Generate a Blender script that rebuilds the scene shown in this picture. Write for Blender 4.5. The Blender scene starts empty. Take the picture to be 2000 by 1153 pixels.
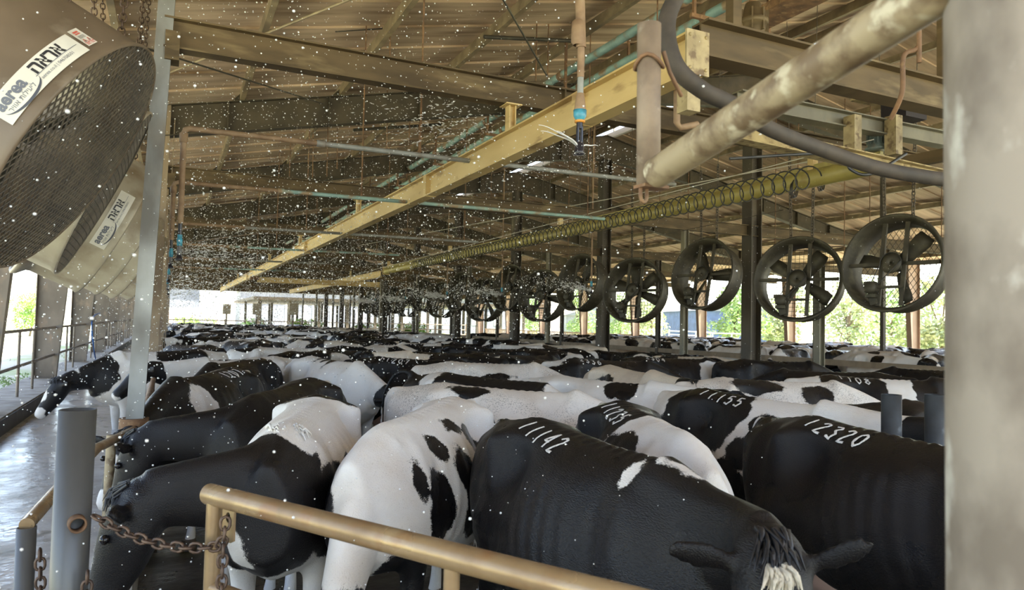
import bpy, bmesh, math, random
import numpy as np
from mathutils import Vector, Matrix, noise
from mathutils.bvhtree import BVHTree
random.seed(11); RNG = np.random.default_rng(7)
SC = bpy.context.scene; COL = SC.collection
PI = math.pi; R_ = math.radians

# ------------------------------------------------------------------ camera, sky, sun, exposure
F_PX = 1400.0
CAM_H = 1.90
def _cam_axes():
    # barn axis (+Y) vanishes at (333,617); the horizon tilts 1.2 degrees
    y = np.array([333.0-1000.0, 617.0-576.5, F_PX]); y /= np.linalg.norm(y)
    u = np.cross(y, np.array([1.0, .021, 0])); u /= np.linalg.norm(u)
    if u[1] > 0: u = -u
    x = np.cross(y, u); x /= np.linalg.norm(x)
    if x[0] < 0: x = -x
    return np.array([x, y, u])
RC = _cam_axes()
cd = bpy.data.cameras.new('camera'); cam = bpy.data.objects.new('camera', cd); COL.objects.link(cam)
cd.sensor_width = 36.0; cd.lens = 36.0*F_PX/2000.0; cd.clip_start = .05; cd.clip_end = 600
cam.matrix_world = Matrix(((RC[0][0], -RC[0][1], -RC[0][2], 0), (RC[1][0], -RC[1][1], -RC[1][2], 0),
                           (RC[2][0], -RC[2][1], -RC[2][2], CAM_H), (0, 0, 0, 1)))
cd.dof.use_dof = True; cd.dof.focus_distance = 5.0; cd.dof.aperture_fstop = 4.5
SC.camera = cam
def at(px, py, dep=None, X=None, Y=None, Z=None):
    """a point of the place from where the photograph shows it and one measured coordinate"""
    w = RC @ np.array([(px-1000.0)/F_PX, (py-576.5)/F_PX, 1.0])
    t = dep if dep is not None else X/w[0] if X is not None else Y/w[1] if Y is not None else (Z-CAM_H)/w[2]
    return Vector((w[0]*t, w[1]*t, CAM_H+w[2]*t))

W = bpy.data.worlds.new('sky'); SC.world = W; W.use_nodes = True
wn = W.node_tree.nodes; wl = W.node_tree.links; wn.clear()
sky = wn.new('ShaderNodeTexSky'); sky.sky_type = 'NISHITA'; sky.sun_disc = False
sky.sun_elevation = R_(56); sky.sun_rotation = R_(70); sky.air_density = 1.0; sky.dust_density = 1.2; sky.ozone_density = 1.0
bg = wn.new('ShaderNodeBackground'); bg.inputs['Strength'].default_value = 0.42
wo = wn.new('ShaderNodeOutputWorld'); hsv = wn.new('ShaderNodeHueSaturation'); hsv.inputs['Saturation'].default_value = .8; hsv.inputs['Value'].default_value = 1.0; wl.new(sky.outputs[0], hsv.inputs['Color']); wl.new(hsv.outputs[0], bg.inputs[0]); wl.new(bg.outputs[0], wo.inputs[0])
sl = bpy.data.lights.new('sun', 'SUN'); so = bpy.data.objects.new('sun', sl); COL.objects.link(so)
sl.energy = 18.0; sl.angle = R_(0.6); sl.color = (1, .95, .86)
so.rotation_euler = Vector((-.50, .16, -.85)).to_track_quat('-Z', 'Y').to_euler(); so.location = (20, -5, 30)

SC.view_settings.view_transform = 'Standard'; SC.view_settings.look = 'None'
SC.view_settings.gamma = 1.0; SC.view_settings.use_curve_mapping = False
SC.view_settings.exposure = 1.1
cy = SC.cycles; cy.use_denoising = True; cy.max_bounces = 8; cy.diffuse_bounces = 5; cy.glossy_bounces = 3
cy.transmission_bounces = 3; cy.transparent_max_bounces = 8; cy.caustics_reflective = False; cy.caustics_refractive = False
cy.sample_clamp_indirect = 6.0

# ------------------------------------------------------------------ materials
MATS = {}
def nodes_of(m):
    m.use_nodes = True; n = m.node_tree.nodes; n.clear(); return n, m.node_tree.links
def mat(name, c1, c2=None, rough=.6, rough2=None, scale=4.0, detail=6, stretch=(1, 1, 1), metal=0.0, bump=.2, bscale=None,
        lo=.35, hi=.65, c3=None, s3=1.2, t3=(.55, .7), spec=.5, distort=0.0, world=False, trans=0.0):
    """two-tone noise surface with an optional third colour for stains and wear"""
    m = bpy.data.materials.new(name); n, l = nodes_of(m)
    out = n.new('ShaderNodeOutputMaterial'); b = n.new('ShaderNodeBsdfPrincipled'); l.new(b.outputs[0], out.inputs[0])
    b.inputs['Metallic'].default_value = metal; b.inputs['Specular IOR Level'].default_value = spec
    b.inputs['Transmission Weight'].default_value = trans
    if world:
        g = n.new('ShaderNodeNewGeometry'); src = g.outputs['Position']
    else:
        tc = n.new('ShaderNodeTexCoord'); src = tc.outputs['Object']
    mp = n.new('ShaderNodeMapping'); mp.inputs['Scale'].default_value = stretch; l.new(src, mp.inputs[0])
    nz = n.new('ShaderNodeTexNoise'); nz.inputs['Scale'].default_value = scale; nz.inputs['Detail'].default_value = detail
    nz.inputs['Distortion'].default_value = distort
    l.new(mp.outputs[0], nz.inputs['Vector'])
    mr = n.new('ShaderNodeMapRange'); mr.inputs[1].default_value = lo; mr.inputs[2].default_value = hi; l.new(nz.outputs[0], mr.inputs[0])
    mx = n.new('ShaderNodeMix'); mx.data_type = 'RGBA'; mx.inputs[6].default_value = (*c1, 1); mx.inputs[7].default_value = (*(c2 or c1), 1)
    l.new(mr.outputs[0], mx.inputs[0]); colr = mx.outputs[2]
    if c3:
        n3 = n.new('ShaderNodeTexNoise'); n3.inputs['Scale'].default_value = s3; n3.inputs['Detail'].default_value = 5; l.new(mp.outputs[0], n3.inputs['Vector'])
        r3 = n.new('ShaderNodeMapRange'); r3.inputs[1].default_value = t3[0]; r3.inputs[2].default_value = t3[1]; l.new(n3.outputs[0], r3.inputs[0])
        m3 = n.new('ShaderNodeMix'); m3.data_type = 'RGBA'; m3.inputs[7].default_value = (*c3, 1)
        l.new(r3.outputs[0], m3.inputs[0]); l.new(colr, m3.inputs[6]); colr = m3.outputs[2]
    l.new(colr, b.inputs['Base Color'])
    rr = n.new('ShaderNodeMapRange'); rr.inputs[3].default_value = rough; rr.inputs[4].default_value = rough2 if rough2 is not None else rough
    l.new(mr.outputs[0], rr.inputs[0]); l.new(rr.outputs[0], b.inputs['Roughness'])
    if bump:
        bp = n.new('ShaderNodeBump'); bp.inputs['Strength'].default_value = bump; bp.inputs['Distance'].default_value = .01
        if bscale:
            nb = n.new('ShaderNodeTexNoise'); nb.inputs['Scale'].default_value = bscale; nb.inputs['Detail'].default_value = 4; l.new(mp.outputs[0], nb.inputs['Vector']); l.new(nb.outputs[0], bp.inputs['Height'])
        else: l.new(nz.outputs[0], bp.inputs['Height'])
        l.new(bp.outputs[0], b.inputs['Normal'])
    MATS[name] = m; return m
M = MATS
mat('roof_sheet', (.64, .485, .335), (.38, .275, .18), rough=.75, scale=1.5, stretch=(.45, 3.4, 1), detail=9, lo=.3, hi=.7, c3=(.19, .115, .06), s3=.9, t3=(.54, .74), bump=.25, world=True)
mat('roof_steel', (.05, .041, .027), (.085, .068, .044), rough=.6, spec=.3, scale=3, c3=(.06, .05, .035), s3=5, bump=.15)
mat('purlin_steel', (.30, .235, .14), (.19, .145, .085), rough=.55, scale=5, bump=.15, c3=(.12, .09, .055))
mat('tie_steel', (.115, .08, .04), (.062, .043, .022), rough=.62, spec=.25, scale=2.5, stretch=(.7, .7, 3), bump=.15, c3=(.17, .125, .065), s3=3)
mat('yellow_rail', (.62, .47, .215), (.49, .35, .14), rough=.45, scale=2.2, stretch=(1, .4, 1.5), bump=.1, c3=(.30, .19, .075), s3=6, t3=(.58, .72))
mat('yellow_pipe', (.40, .34, .10), (.30, .25, .075), rough=.4, scale=3, bump=.1, c3=(.2, .14, .05), s3=5, t3=(.58, .75))
mat('column_steel', (.20, .165, .13), (.13, .105, .08), rough=.5, scale=2.6, stretch=(1, 1, .5), bump=.12, c3=(.27, .2, .14), s3=4)
mat('galv_post', (.24, .25, .25), (.13, .125, .115), rough=.4, rough2=.6, metal=.35, scale=3.5, stretch=(1, 1, .5), bump=.15, c3=(.17, .13, .09), s3=2.2)
mat('brown_post', (.27, .205, .135), (.18, .135, .085), rough=.55, scale=3, stretch=(1, 1, .5), bump=.15, c3=(.13, .09, .06), s3=2)
mat('dark_post', (.045, .036, .025), (.075, .06, .042), rough=.55, scale=3, stretch=(1, 1, .4), bump=.15, c3=(.2, .165, .115), s3=1.5, t3=(.6, .75))
mat('slim_post', (.21, .19, .13), (.13, .115, .08), rough=.5, scale=4, stretch=(1, 1, .4), bump=.15)
mat('rust', (.20, .105, .05), (.10, .055, .03), rough=.75, scale=9, bump=.4, c3=(.28, .17, .085), s3=14)
mat('rust_pipe', (.27, .18, .105), (.17, .10, .055), rough=.65, scale=8, bump=.25, c3=(.12, .07, .04), s3=5)
mat('teal_pipe', (.27, .42, .40), (.20, .31, .30), rough=.5, scale=6, bump=.15, c3=(.26, .18, .105), s3=3.2, t3=(.5, .6))
mat('grey_pipe', (.27, .28, .27), (.17, .165, .15), rough=.5, scale=6, bump=.15, c3=(.2, .14, .09), s3=3)
mat('gate_pipe', (.34, .24, .13), (.22, .14, .07), rough=.22, rough2=.42, metal=.25, scale=5, stretch=(1, 1, 1), bump=.12, bscale=30, c3=(.25, .14, .065), s3=9, t3=(.55, .72))
mat('hose_brown', (.055, .042, .031), (.03, .024, .019), rough=.75, scale=12, bump=.1)
mat('aged_cream', (.40, .32, .17), (.24, .185, .095), rough=.55, scale=9, bump=.3, c3=(.13, .085, .04), s3=13, t3=(.54, .66))
mat('rusty_mottled', (.235, .175, .12), (.14, .10, .07), rough=.6, scale=13, bump=.12, c3=(.34, .29, .22), s3=16, t3=(.6, .72))
mat('mottled_pipe', (.30, .24, .15), (.145, .10, .058), rough=.55, scale=15, lo=.42, hi=.58, bump=.12, c3=(.46, .41, .30), s3=17, t3=(.56, .66), metal=.0)
mat('mottled_post', (.235, .20, .165), (.125, .10, .078), rough=.6, scale=8, lo=.4, hi=.6, stretch=(1, 1, .6), bump=.08, c3=(.42, .40, .36), s3=10, t3=(.56, .66), metal=.0)
mat('near_post', (.085, .088, .092), (.045, .043, .04), rough=.36, rough2=.55, metal=.15, scale=4, stretch=(1, 1, .35), bump=.1, c3=(.15, .115, .075), s3=3, t3=(.54, .70))
mat('bollard', (.055, .066, .08), (.032, .037, .045), rough=.5, scale=8, bump=.2, c3=(.16, .18, .2), s3=9, t3=(.6, .75), metal=.3)
mat('chain_steel', (.13, .082, .055), (.07, .045, .034), rough=.5, metal=.5, scale=25, bump=.3)
mat('fan_drum', (.42, .38, .30), (.30, .26, .195), rough=.5, scale=2.5, bump=.12, c3=(.20, .15, .095), s3=3.5, t3=(.5, .7), metal=.15)
mat('fan_brown', (.155, .115, .078), (.10, .073, .048), rough=.5, scale=3, bump=.12, c3=(.28, .23, .17), s3=3, t3=(.6, .75))
mat('guard_wire', (.055, .045, .034), (.10, .08, .055), rough=.6, scale=9, bump=0)
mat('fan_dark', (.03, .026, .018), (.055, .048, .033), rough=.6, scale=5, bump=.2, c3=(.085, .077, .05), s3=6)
mat('sticker', (.66, .64, .58), (.56, .54, .48), rough=.4, scale=6, bump=0, c3=(.42, .38, .31), s3=7, t3=(.6, .78))
mat('ink_dark', (.022, .022, .026), rough=.5, bump=0)
mat('ink_grey', (.12, .13, .16), rough=.5, bump=0)
mat('ink_blue', (.06, .065, .085), rough=.5, bump=0)
mat('ink_red', (.50, .10, .07), rough=.5, bump=0)
mat('concrete', (.42, .38, .32), (.30, .265, .215), rough=.8, scale=5, bump=.35, c3=(.19, .16, .125), s3=1.5)
mat('curb_dark', (.045, .042, .04), (.085, .078, .07), rough=.6, scale=4, bump=.35, c3=(.16, .14, .12), s3=2.4, t3=(.6, .75))
mat('wet_floor', (.62, .61, .59), (.36, .34, .31), rough=.08, rough2=.32, scale=1.7, detail=8, bump=.5, bscale=11, c3=(.11, .10, .08), s3=3.0, t3=(.57, .70), world=True)
mat('pen_floor', (.07, .06, .045), (.035, .03, .022), rough=.16, rough2=.5, scale=2.5, detail=8, bump=.6, bscale=14, c3=(.12, .12, .06), s3=1.2, t3=(.55, .7), world=True)
mat('outside_ground', (.62, .58, .46), (.50, .46, .34), rough=.9, scale=.4, bump=.1, c3=(.36, .42, .17), s3=.14, t3=(.5, .62), world=True)
mat('pasture', (.34, .40, .15), (.46, .46, .24), rough=.9, scale=.5, bump=.1, c3=(.55, .52, .40), s3=.22, t3=(.5, .62), world=True)
mat('leaf_green', (.22, .34, .12), (.34, .45, .19), rough=.6, scale=2.0, bump=0, c3=(.36, .38, .15), s3=.9)
mat('leaf_pale', (.34, .41, .21), (.50, .54, .33), rough=.6, scale=1.5, bump=0, c3=(.45, .42, .24), s3=.8)
mat('leaf_bright', (.20, .36, .07), (.34, .50, .13), rough=.6, scale=2.0, bump=0)
mat('bark', (.24, .18, .13), (.16, .12, .085), rough=.85, scale=6, stretch=(1, 1, .3), bump=.4)
mat('white_wall', (.78, .76, .72), (.68, .66, .62), rough=.7, scale=1, bump=.05)
mat('pink_wall', (.66, .50, .42), (.60, .46, .39), rough=.7, scale=1, bump=.05)
mat('grey_wall', (.20, .21, .25), (.15, .16, .19), rough=.7, scale=1, bump=.05)
mat('dark_glass', (.05, .06, .09), rough=.15, bump=0)
mat('white_rail', (.75, .75, .74), rough=.5, bump=0)
mat('blue_sheet', (.07, .11, .26), (.045, .07, .17), rough=.6, scale=2, bump=0)
mat('tan_slat', (.50, .39, .28), (.40, .31, .21), rough=.7, scale=3, bump=.1)
mat('pink_column', (.33, .235, .175), (.27, .19, .135), rough=.6, scale=2, bump=.1)
mat('black_rubber', (.012, .012, .012), (.03, .028, .025), rough=.45, scale=10, bump=0)
mat('cable_white', (.62, .60, .54), rough=.5, bump=0)
mat('nozzle_blue', (.06, .30, .42), (.04, .18, .26), rough=.35, scale=30, bump=0)
mat('nozzle_orange', (.55, .24, .04), rough=.4, bump=0)
mat('nozzle_black', (.015, .013, .018), rough=.3, bump=0)
mat('blue_rope', (.03, .13, .42), rough=.5, bump=0)
mat('motor_green', (.13, .17, .165), (.08, .10, .09), rough=.5, scale=8, bump=.15, c3=(.18, .14, .09), s3=5)
mat('box_beige', (.42, .36, .27), (.33, .28, .2), rough=.6, scale=5, bump=0)
mat('horn_hoof', (.12, .085, .055), (.07, .05, .035), rough=.5, scale=12, bump=.1)
mat('udder_skin', (.62, .44, .38), (.52, .35, .30), rough=.5, scale=6, bump=.1)
mat('eye_black', (.008, .006, .006), rough=.08, bump=0)
mat('hair_black', (.010, .010, .012), (.022, .022, .025), rough=.42, scale=40, bump=0)
mat('hair_cream', (.62, .57, .47), (.45, .40, .31), rough=.6, scale=40, bump=0)
mat('hair_white', (.74, .72, .69), (.60, .57, .53), rough=.55, scale=40, bump=0)
mat('ear_inside', (.30, .25, .27), (.18, .15, .165), rough=.6, scale=30, stretch=(1, 4, 1), bump=0)
mat('tag_yellow', (.75, .52, .03), rough=.4, bump=0)
mat('band_orange', (.78, .14, .03), rough=.5, bump=0)
mat('brand_hair', (.74, .73, .72), (.52, .51, .50), rough=.55, scale=90, bump=.2)

def water_mat():
    m = bpy.data.materials.new('water_drops'); n, l = nodes_of(m)
    out = n.new('ShaderNodeOutputMaterial'); d = n.new('ShaderNodeBsdfDiffuse'); t = n.new('ShaderNodeBsdfTranslucent'); g = n.new('ShaderNodeBsdfGlossy')
    d.inputs[0].default_value = (.95, .96, .98, 1); t.inputs[0].default_value = (.95, .96, .98, 1); g.inputs['Roughness'].default_value = .15
    a = n.new('ShaderNodeMixShader'); a.inputs[0].default_value = .5; l.new(d.outputs[0], a.inputs[1]); l.new(t.outputs[0], a.inputs[2])
    b = n.new('ShaderNodeMixShader'); b.inputs[0].default_value = .2; l.new(a.outputs[0], b.inputs[1]); l.new(g.outputs[0], b.inputs[2]); l.new(b.outputs[0], out.inputs[0])
    MATS['water_drops'] = m
water_mat()

def coat_mat(name='holstein_coat', roan=0.0, white=(.72, .695, .67), dust=.5):
    """black and white hide: the patch layout is stored on the body, its furry edge is noise"""
    m = bpy.data.materials.new(name); n, l = nodes_of(m)
    out = n.new('ShaderNodeOutputMaterial'); b = n.new('ShaderNodeBsdfPrincipled'); l.new(b.outputs[0], out.inputs[0])
    tc = n.new('ShaderNodeTexCoord'); oi = n.new('ShaderNodeObjectInfo')
    at_ = n.new('ShaderNodeAttribute'); at_.attribute_name = 'coat'
    va = n.new('ShaderNodeVectorMath'); va.operation = 'MULTIPLY_ADD'
    cx = n.new('ShaderNodeCombineXYZ')
    for i in range(3): l.new(oi.outputs['Random'], cx.inputs[i])
    va.inputs[1].default_value = (9, 7, 5); l.new(cx.outputs[0], va.inputs[0]); l.new(tc.outputs['Object'], va.inputs[2])
    def nz(scale, det, vec=va.outputs[0]):
        k = n.new('ShaderNodeTexNoise'); k.inputs['Scale'].default_value = scale; k.inputs['Detail'].default_value = det; l.new(vec, k.inputs['Vector']); return k.outputs[0]
    def math_(op, a, bb):
        k = n.new('ShaderNodeMath'); k.operation = op
        for i, v in enumerate((a, bb)):
            if isinstance(v, (int, float)): k.inputs[i].default_value = v
            else: l.new(v, k.inputs[i])
        return k.outputs[0]
    def rng(v, a, bb, c=0.0, d=1.0):
        k = n.new('ShaderNodeMapRange'); k.inputs[1].default_value = a; k.inputs[2].default_value = bb; k.inputs[3].default_value = c; k.inputs[4].default_value = d; l.new(v, k.inputs[0]); return k.outputs[0]
    w1 = math_('MULTIPLY', math_('SUBTRACT', nz(7, 4), .5), .13)
    hs = n.new('ShaderNodeMapping'); hs.inputs['Scale'].default_value = (22, 60, 60); l.new(va.outputs[0], hs.inputs[0])
    hair = nz(3.2, 3, hs.outputs[0])
    w2 = math_('MULTIPLY', math_('SUBTRACT', hair, .5), .035)
    f = math_('ADD', at_.outputs['Fac'], math_('ADD', w1, w2))
    black = rng(f, -.005, .006)
    if roan:
        sp = rng(nz(95, 2), .52, .62); black = math_('MAXIMUM', black, math_('MULTIPLY', sp, rng(nz(4, 3), .40, .62, 0, roan)))
    dn = rng(nz(3.5, 6), .42, .72); 
    wc = n.new('ShaderNodeMix'); wc.data_type = 'RGBA'; wc.inputs[6].default_value = (*white, 1); wc.inputs[7].default_value = (.50, .42, .345, 1)
    l.new(math_('MULTIPLY', dn, dust), wc.inputs[0])
    spk = rng(nz(140, 1), .66, .72); wd = n.new('ShaderNodeMix'); wd.data_type = 'RGBA'; wd.inputs[7].default_value = (.28, .24, .205, 1)
    l.new(math_('MULTIPLY', spk, math_('MULTIPLY', dn, .55)), wd.inputs[0]); l.new(wc.outputs[2], wd.inputs[6])
    bc = n.new('ShaderNodeMix'); bc.data_type = 'RGBA'; bc.inputs[6].default_value = (.0045, .0045, .0055, 1); bc.inputs[7].default_value = (.013, .011, .011, 1)
    l.new(nz(4, 4), bc.inputs[0])
    mx = n.new('ShaderNodeMix'); mx.data_type = 'RGBA'; l.new(black, mx.inputs[0]); l.new(wd.outputs[2], mx.inputs[6]); l.new(bc.outputs[2], mx.inputs[7])
    l.new(mx.outputs[2], b.inputs['Base Color'])
    wet = rng(nz(3, 3), .38, .62, .20, .48)
    rm = n.new('ShaderNodeMix'); rm.data_type = 'FLOAT'; l.new(black, rm.inputs[0]); rm.inputs[2].default_value = .62; l.new(wet, rm.inputs[3]); l.new(rm.outputs[0], b.inputs['Roughness'])
    sm = n.new('ShaderNodeMix'); sm.data_type = 'FLOAT'; l.new(black, sm.inputs[0]); sm.inputs[2].default_value = .4; sm.inputs[3].default_value = .29; l.new(sm.outputs[0], b.inputs['Specular IOR Level'])
    hb = n.new('ShaderNodeMapping'); hb.inputs['Scale'].default_value = (40, 150, 150); l.new(va.outputs[0], hb.inputs[0])
    h2 = nz(1.6, 3, hb.outputs[0])
    bp = n.new('ShaderNodeBump'); bp.inputs['Strength'].default_value = .42; bp.inputs['Distance'].default_value = .007; l.new(math_('ADD', h2, math_('MULTIPLY', hair, 1.0)), bp.inputs['Height']); l.new(bp.outputs[0], b.inputs['Normal'])
    MATS[name] = m; return m
coat_mat(); coat_mat('roan_coat', roan=.55, white=(.70, .65, .60), dust=.6); coat_mat('dusty_coat', roan=.25, white=(.66, .58, .48), dust=.9)

# ------------------------------------------------------------------ mesh building helpers
class MB:
    """collects shapes and links them as ONE mesh object"""
    def __init__(s): s.v = []; s.f = []; s.sm = []
    def add(s, vs, fs, smooth=False):
        k = len(s.v); s.v += [tuple(p) for p in vs]; s.f += [tuple(i+k for i in q) for q in fs]; s.sm += [smooth]*len(fs); return s
    def box(s, c, size, rot=None):
        c = Vector(c); h = Vector(size)/2; vs = []
        for x in (-1, 1):
            for y in (-1, 1):
                for z in (-1, 1):
                    p = Vector((x*h.x, y*h.y, z*h.z)); vs.append(c+(rot @ p if rot else p))
        return s.add(vs, [(0, 1, 3, 2), (4, 6, 7, 5), (0, 4, 5, 1), (2, 3, 7, 6), (0, 2, 6, 4), (1, 5, 7, 3)])
    def frame(s, p0, p1, up):
        d = (Vector(p1)-Vector(p0)); L = d.length; d.normalize(); up = Vector(up)
        sd = d.cross(up)
        if sd.length < 1e-4: sd = d.cross(Vector((1, 0, 0)))
        sd.normalize(); u = sd.cross(d).normalized(); return d, sd, u, L
    def prof(s, p0, p1, pts, up=(0, 0, 1), smooth=False, pts1=None):
        """a closed outline swept from p0 to p1; pts are (sideways, up)"""
        p0 = Vector(p0); p1 = Vector(p1); d, sd, u, L = s.frame(p0, p1, up); n = len(pts); q1 = pts1 or pts
        vs = [p0+sd*a+u*b for a, b in pts]+[p1+sd*a+u*b for a, b in q1]
        s.add(vs, [(i, (i+1) % n, n+(i+1) % n, n+i) for i in range(n)], smooth)
        return s.add(vs, [tuple(range(n-1, -1, -1)), tuple(range(n, 2*n))])
    def bar(s, p0, p1, w, h, up=(0, 0, 1)):
        a, b = w/2, h/2; return s.prof(p0, p1, [(-a, -b), (a, -b), (a, b), (-a, b)], up)
    def ibeam(s, p0, p1, w, h, t=.012, up=(0, 0, 1), h1=None):
        def o(h):
            a, b, c = w/2, h/2, t/2; return [(-a, -b), (a, -b), (a, -b+t), (c, -b+t), (c, b-t), (a, b-t), (a, b), (-a, b), (-a, b-t), (-c, b-t), (-c, -b+t), (-a, -b+t)]
        return s.prof(p0, p1, o(h), up, False, o(h1) if h1 else None)
    def path(s, pts, r, n=8, cap=True, closed=False):
        pts = [Vector(p) for p in pts]; k = len(pts); rs = r if isinstance(r, (list, tuple)) else [r]*k
        ref = None; vs = []
        for i, p in enumerate(pts):
            if closed: d = pts[(i+1) % k]-pts[i-1]
            else: d = pts[min(i+1, k-1)]-pts[max(i-1, 0)]
            d.normalize()
            if ref is None:
                ref = d.orthogonal().normalized()
            ref = (ref-d*ref.dot(d)); ref = ref.normalized() if ref.length > 1e-6 else d.orthogonal().normalized()
            bb = d.cross(ref)
            for j in range(n):
                a = 2*PI*j/n; vs.append(p+(ref*math.cos(a)+bb*math.sin(a))*rs[i])
        fs = []
        for i in range(k if closed else k-1):
            i2 = (i+1) % k
            for j in range(n): fs.append((i*n+j, i*n+(j+1) % n, i2*n+(j+1) % n, i2*n+j))
        s.add(vs, fs, True)
        if cap and not closed: s.add(vs, [tuple(range(n-1, -1, -1)), tuple(range((k-1)*n, k*n))])
        return s
    def tube(s, p0, p1, r, r1=None, n=12): return s.path([p0, p1], [r, r1 if r1 is not None else r], n)
    def pipe(s, p0, p1, r, wall=.006, n=24):
        """an open-ended pipe"""
        p0 = Vector(p0); p1 = Vector(p1); d, sd, u, L = s.frame(p0, p1, (0, 0, 1) if abs((p1-p0).normalized().z) < .9 else (1, 0, 0)); vs = []
        for p, rr in ((p0, r), (p1, r), (p1, r-wall), (p0, r-wall)):
            vs += [p+(sd*math.cos(2*PI*j/n)+u*math.sin(2*PI*j/n))*rr for j in range(n)]
        return s.add(vs, [(i*n+j, i*n+(j+1) % n, ((i+1) % 4)*n+(j+1) % n, ((i+1) % 4)*n+j) for i in range(4) for j in range(n)], True)
    def lathe(s, prof, n=32, mtx=None, closed=False):
        """profile of (axial, radius) turned about +X"""
        vs = []
        for a, r in prof:
            for j in range(n):
                t = 2*PI*j/n; p = Vector((a, r*math.cos(t), r*math.sin(t))); vs.append(mtx @ p if mtx else p)
        k = len(prof)
        return s.add(vs, [(i*n+j, ((i+1) % k)*n+j, ((i+1) % k)*n+(j+1) % n, i*n+(j+1) % n) for i in range(k if closed else k-1) for j in range(n)], True)
    def ball(s, c, r, n=10, m=6):
        c = Vector(c); r = Vector((r, r, r)) if isinstance(r, (int, float)) else Vector(r); vs = []
        for i in range(m+1):
            th = PI*i/m
            for j in range(n):
                a = 2*PI*j/n; vs.append(c+Vector((r.x*math.sin(th)*math.cos(a), r.y*math.sin(th)*math.sin(a), r.z*math.cos(th))))
        return s.add(vs, [(i*n+j, (i+1)*n+j, (i+1)*n+(j+1) % n, i*n+(j+1) % n) for i in range(m) for j in range(n)], True)
    def link(s, c, d, side, L=.05, w=.03, r=.005, n=6):
        c = Vector(c); d = Vector(d).normalized(); sd = Vector(side); sd = (sd-d*sd.dot(d)).normalized(); pts = []
        hw = w/2; hl = L/2-hw
        for k in range(5): a = -PI/2+PI*k/4; pts.append(c+d*(hl+hw*math.cos(a))+sd*hw*math.sin(a))
        for k in range(5): a = PI/2+PI*k/4; pts.append(c+d*(-hl+hw*math.cos(a))+sd*hw*math.sin(a))
        return s.path(pts, r, n, closed=True)
    def chain(s, pts, L=.05, w=.03, r=.005, n=6):
        pts = [Vector(p) for p in pts]; step = L-2*r*1.05; seg = 0; pos = 0.0; k = 0
        cum = [0]
        for a, b in zip(pts, pts[1:]): cum.append(cum[-1]+(b-a).length)
        def P(t):
            t = max(0, min(cum[-1], t))
            for i in range(len(pts)-1):
                if t <= cum[i+1] or i == len(pts)-2: return pts[i].lerp(pts[i+1], (t-cum[i])/max(1e-9, cum[i+1]-cum[i]))
        while pos+step*.5 < cum[-1]:
            a = P(pos); b = P(pos+step); d = b-a
            if d.length < 1e-6: break
            o = d.orthogonal().normalized(); o2 = d.cross(o).normalized()
            q = (o*.7+o2*.7) if k % 2 else (o*.7-o2*.7)
            s.link((a+b)/2, d, q, L, w, r, n); pos += step; k += 1
        return s
    def build(s, name, material, parent=None, loc=None):
        me = bpy.data.meshes.new(name); off = Vector(loc) if loc is not None else None
        if parent is not None and loc is None:
            r = parent
            while r.parent is not None: r = r.parent
            if r.get('_w'): off = Vector(r.location)
        vs = s.v if off is None else [(x-off.x, y-off.y, z-off.z) for x, y, z in s.v]
        me.from_pydata(vs, [], s.f); me.polygons.foreach_set('use_smooth', s.sm); me.update()
        ms = material if isinstance(material, (list, tuple)) else [material]
        for m in ms: me.materials.append(M[m] if isinstance(m, str) else m)
        o = bpy.data.objects.new(name, me); COL.objects.link(o)
        if parent is not None: o.parent = parent
        elif loc is not None: o.location = loc
        return o
def tag(o, label=None, cat=None, group=None, kind=None):
    if label: o['label'] = label
    if cat: o['category'] = cat
    if group: o['group'] = group
    if kind: o['kind'] = kind
    return o
def thing(name, label, cat, loc=(0, 0, 0), group=None, rot=None, world=True):
    """an Empty at the thing's base that parents its parts; world: its parts are given in world coordinates"""
    o = bpy.data.objects.new(name, None); COL.objects.link(o); o.location = loc; o.empty_display_size = .1
    if rot is not None: o.rotation_euler = rot
    tag(o, label, cat, group)
    if world: o['_w'] = 1
    return o
def struct(o, label=None): o['kind'] = 'structure'; 
def S(name, mb, material, label=None):
    o = mb.build(name, material); o['kind'] = 'structure'
    if label: o['label'] = label
    return o
def sag(a, b, d, n=14):
    a = Vector(a); b = Vector(b); return [a.lerp(b, i/n)-Vector((0, 0, d*4*(i/n)*(1-i/n))) for i in range(n+1)]
def copy_tree(o, parent=None):
    c = o.copy(); COL.objects.link(c)
    if parent is not None: c.parent = parent
    for ch in list(o.children): copy_tree(ch, c)
    return c
# ------------------------------------------------------------------ the barn
BAYS = list(range(0, 61, 6))
RX = 11.55                                   # ridge and middle posts
XL, XR = -2.3, 25.4                          # outer columns
SL = .21
def rt(x): return 5.12+SL*(x if x <= RX else 2*RX-x)     # top of the rafters
YA, YB = -4.5, 61.5; YM, YL = (YA+YB)/2, YB-YA-1
# ground, floors, kerb
g = MB(); g.add([(-220, -80, -.06), (260, -80, -.06), (260, 320, -.06), (-220, 320, -.06)], [(0, 1, 2, 3)]); S('ground', g, 'outside_ground')
g = MB(); g.box((11.65, YM, -.03), (28.6, YL, .06)); S('floor_pens', g, 'pen_floor')
g = MB(); g.box((-1.14, YM, .14), (1.62, YL, .30)); S('floor_alley', g, 'wet_floor', 'wet concrete feed alley beside the left columns')
g = MB(); g.box((-.24, YM, .19), (.20, YL, .38)); S('trim_manger', g, 'concrete')
g = MB(); g.box((-2.33, YM, .26), (.76, YL, .52)); g.box((-1.945, YM, .34), (.012, YL, .30)); S('kerb', g, 'concrete', 'concrete kerb under the left columns')
g = MB(); g.box((-1.932, YM, .39), (.014, YL, .22)); S('trim_kerb', g, 'curb_dark')
g = MB(); g.box((25.4, YM, .25), (.5, YL, .5)); S('kerb', g, 'concrete')
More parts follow.
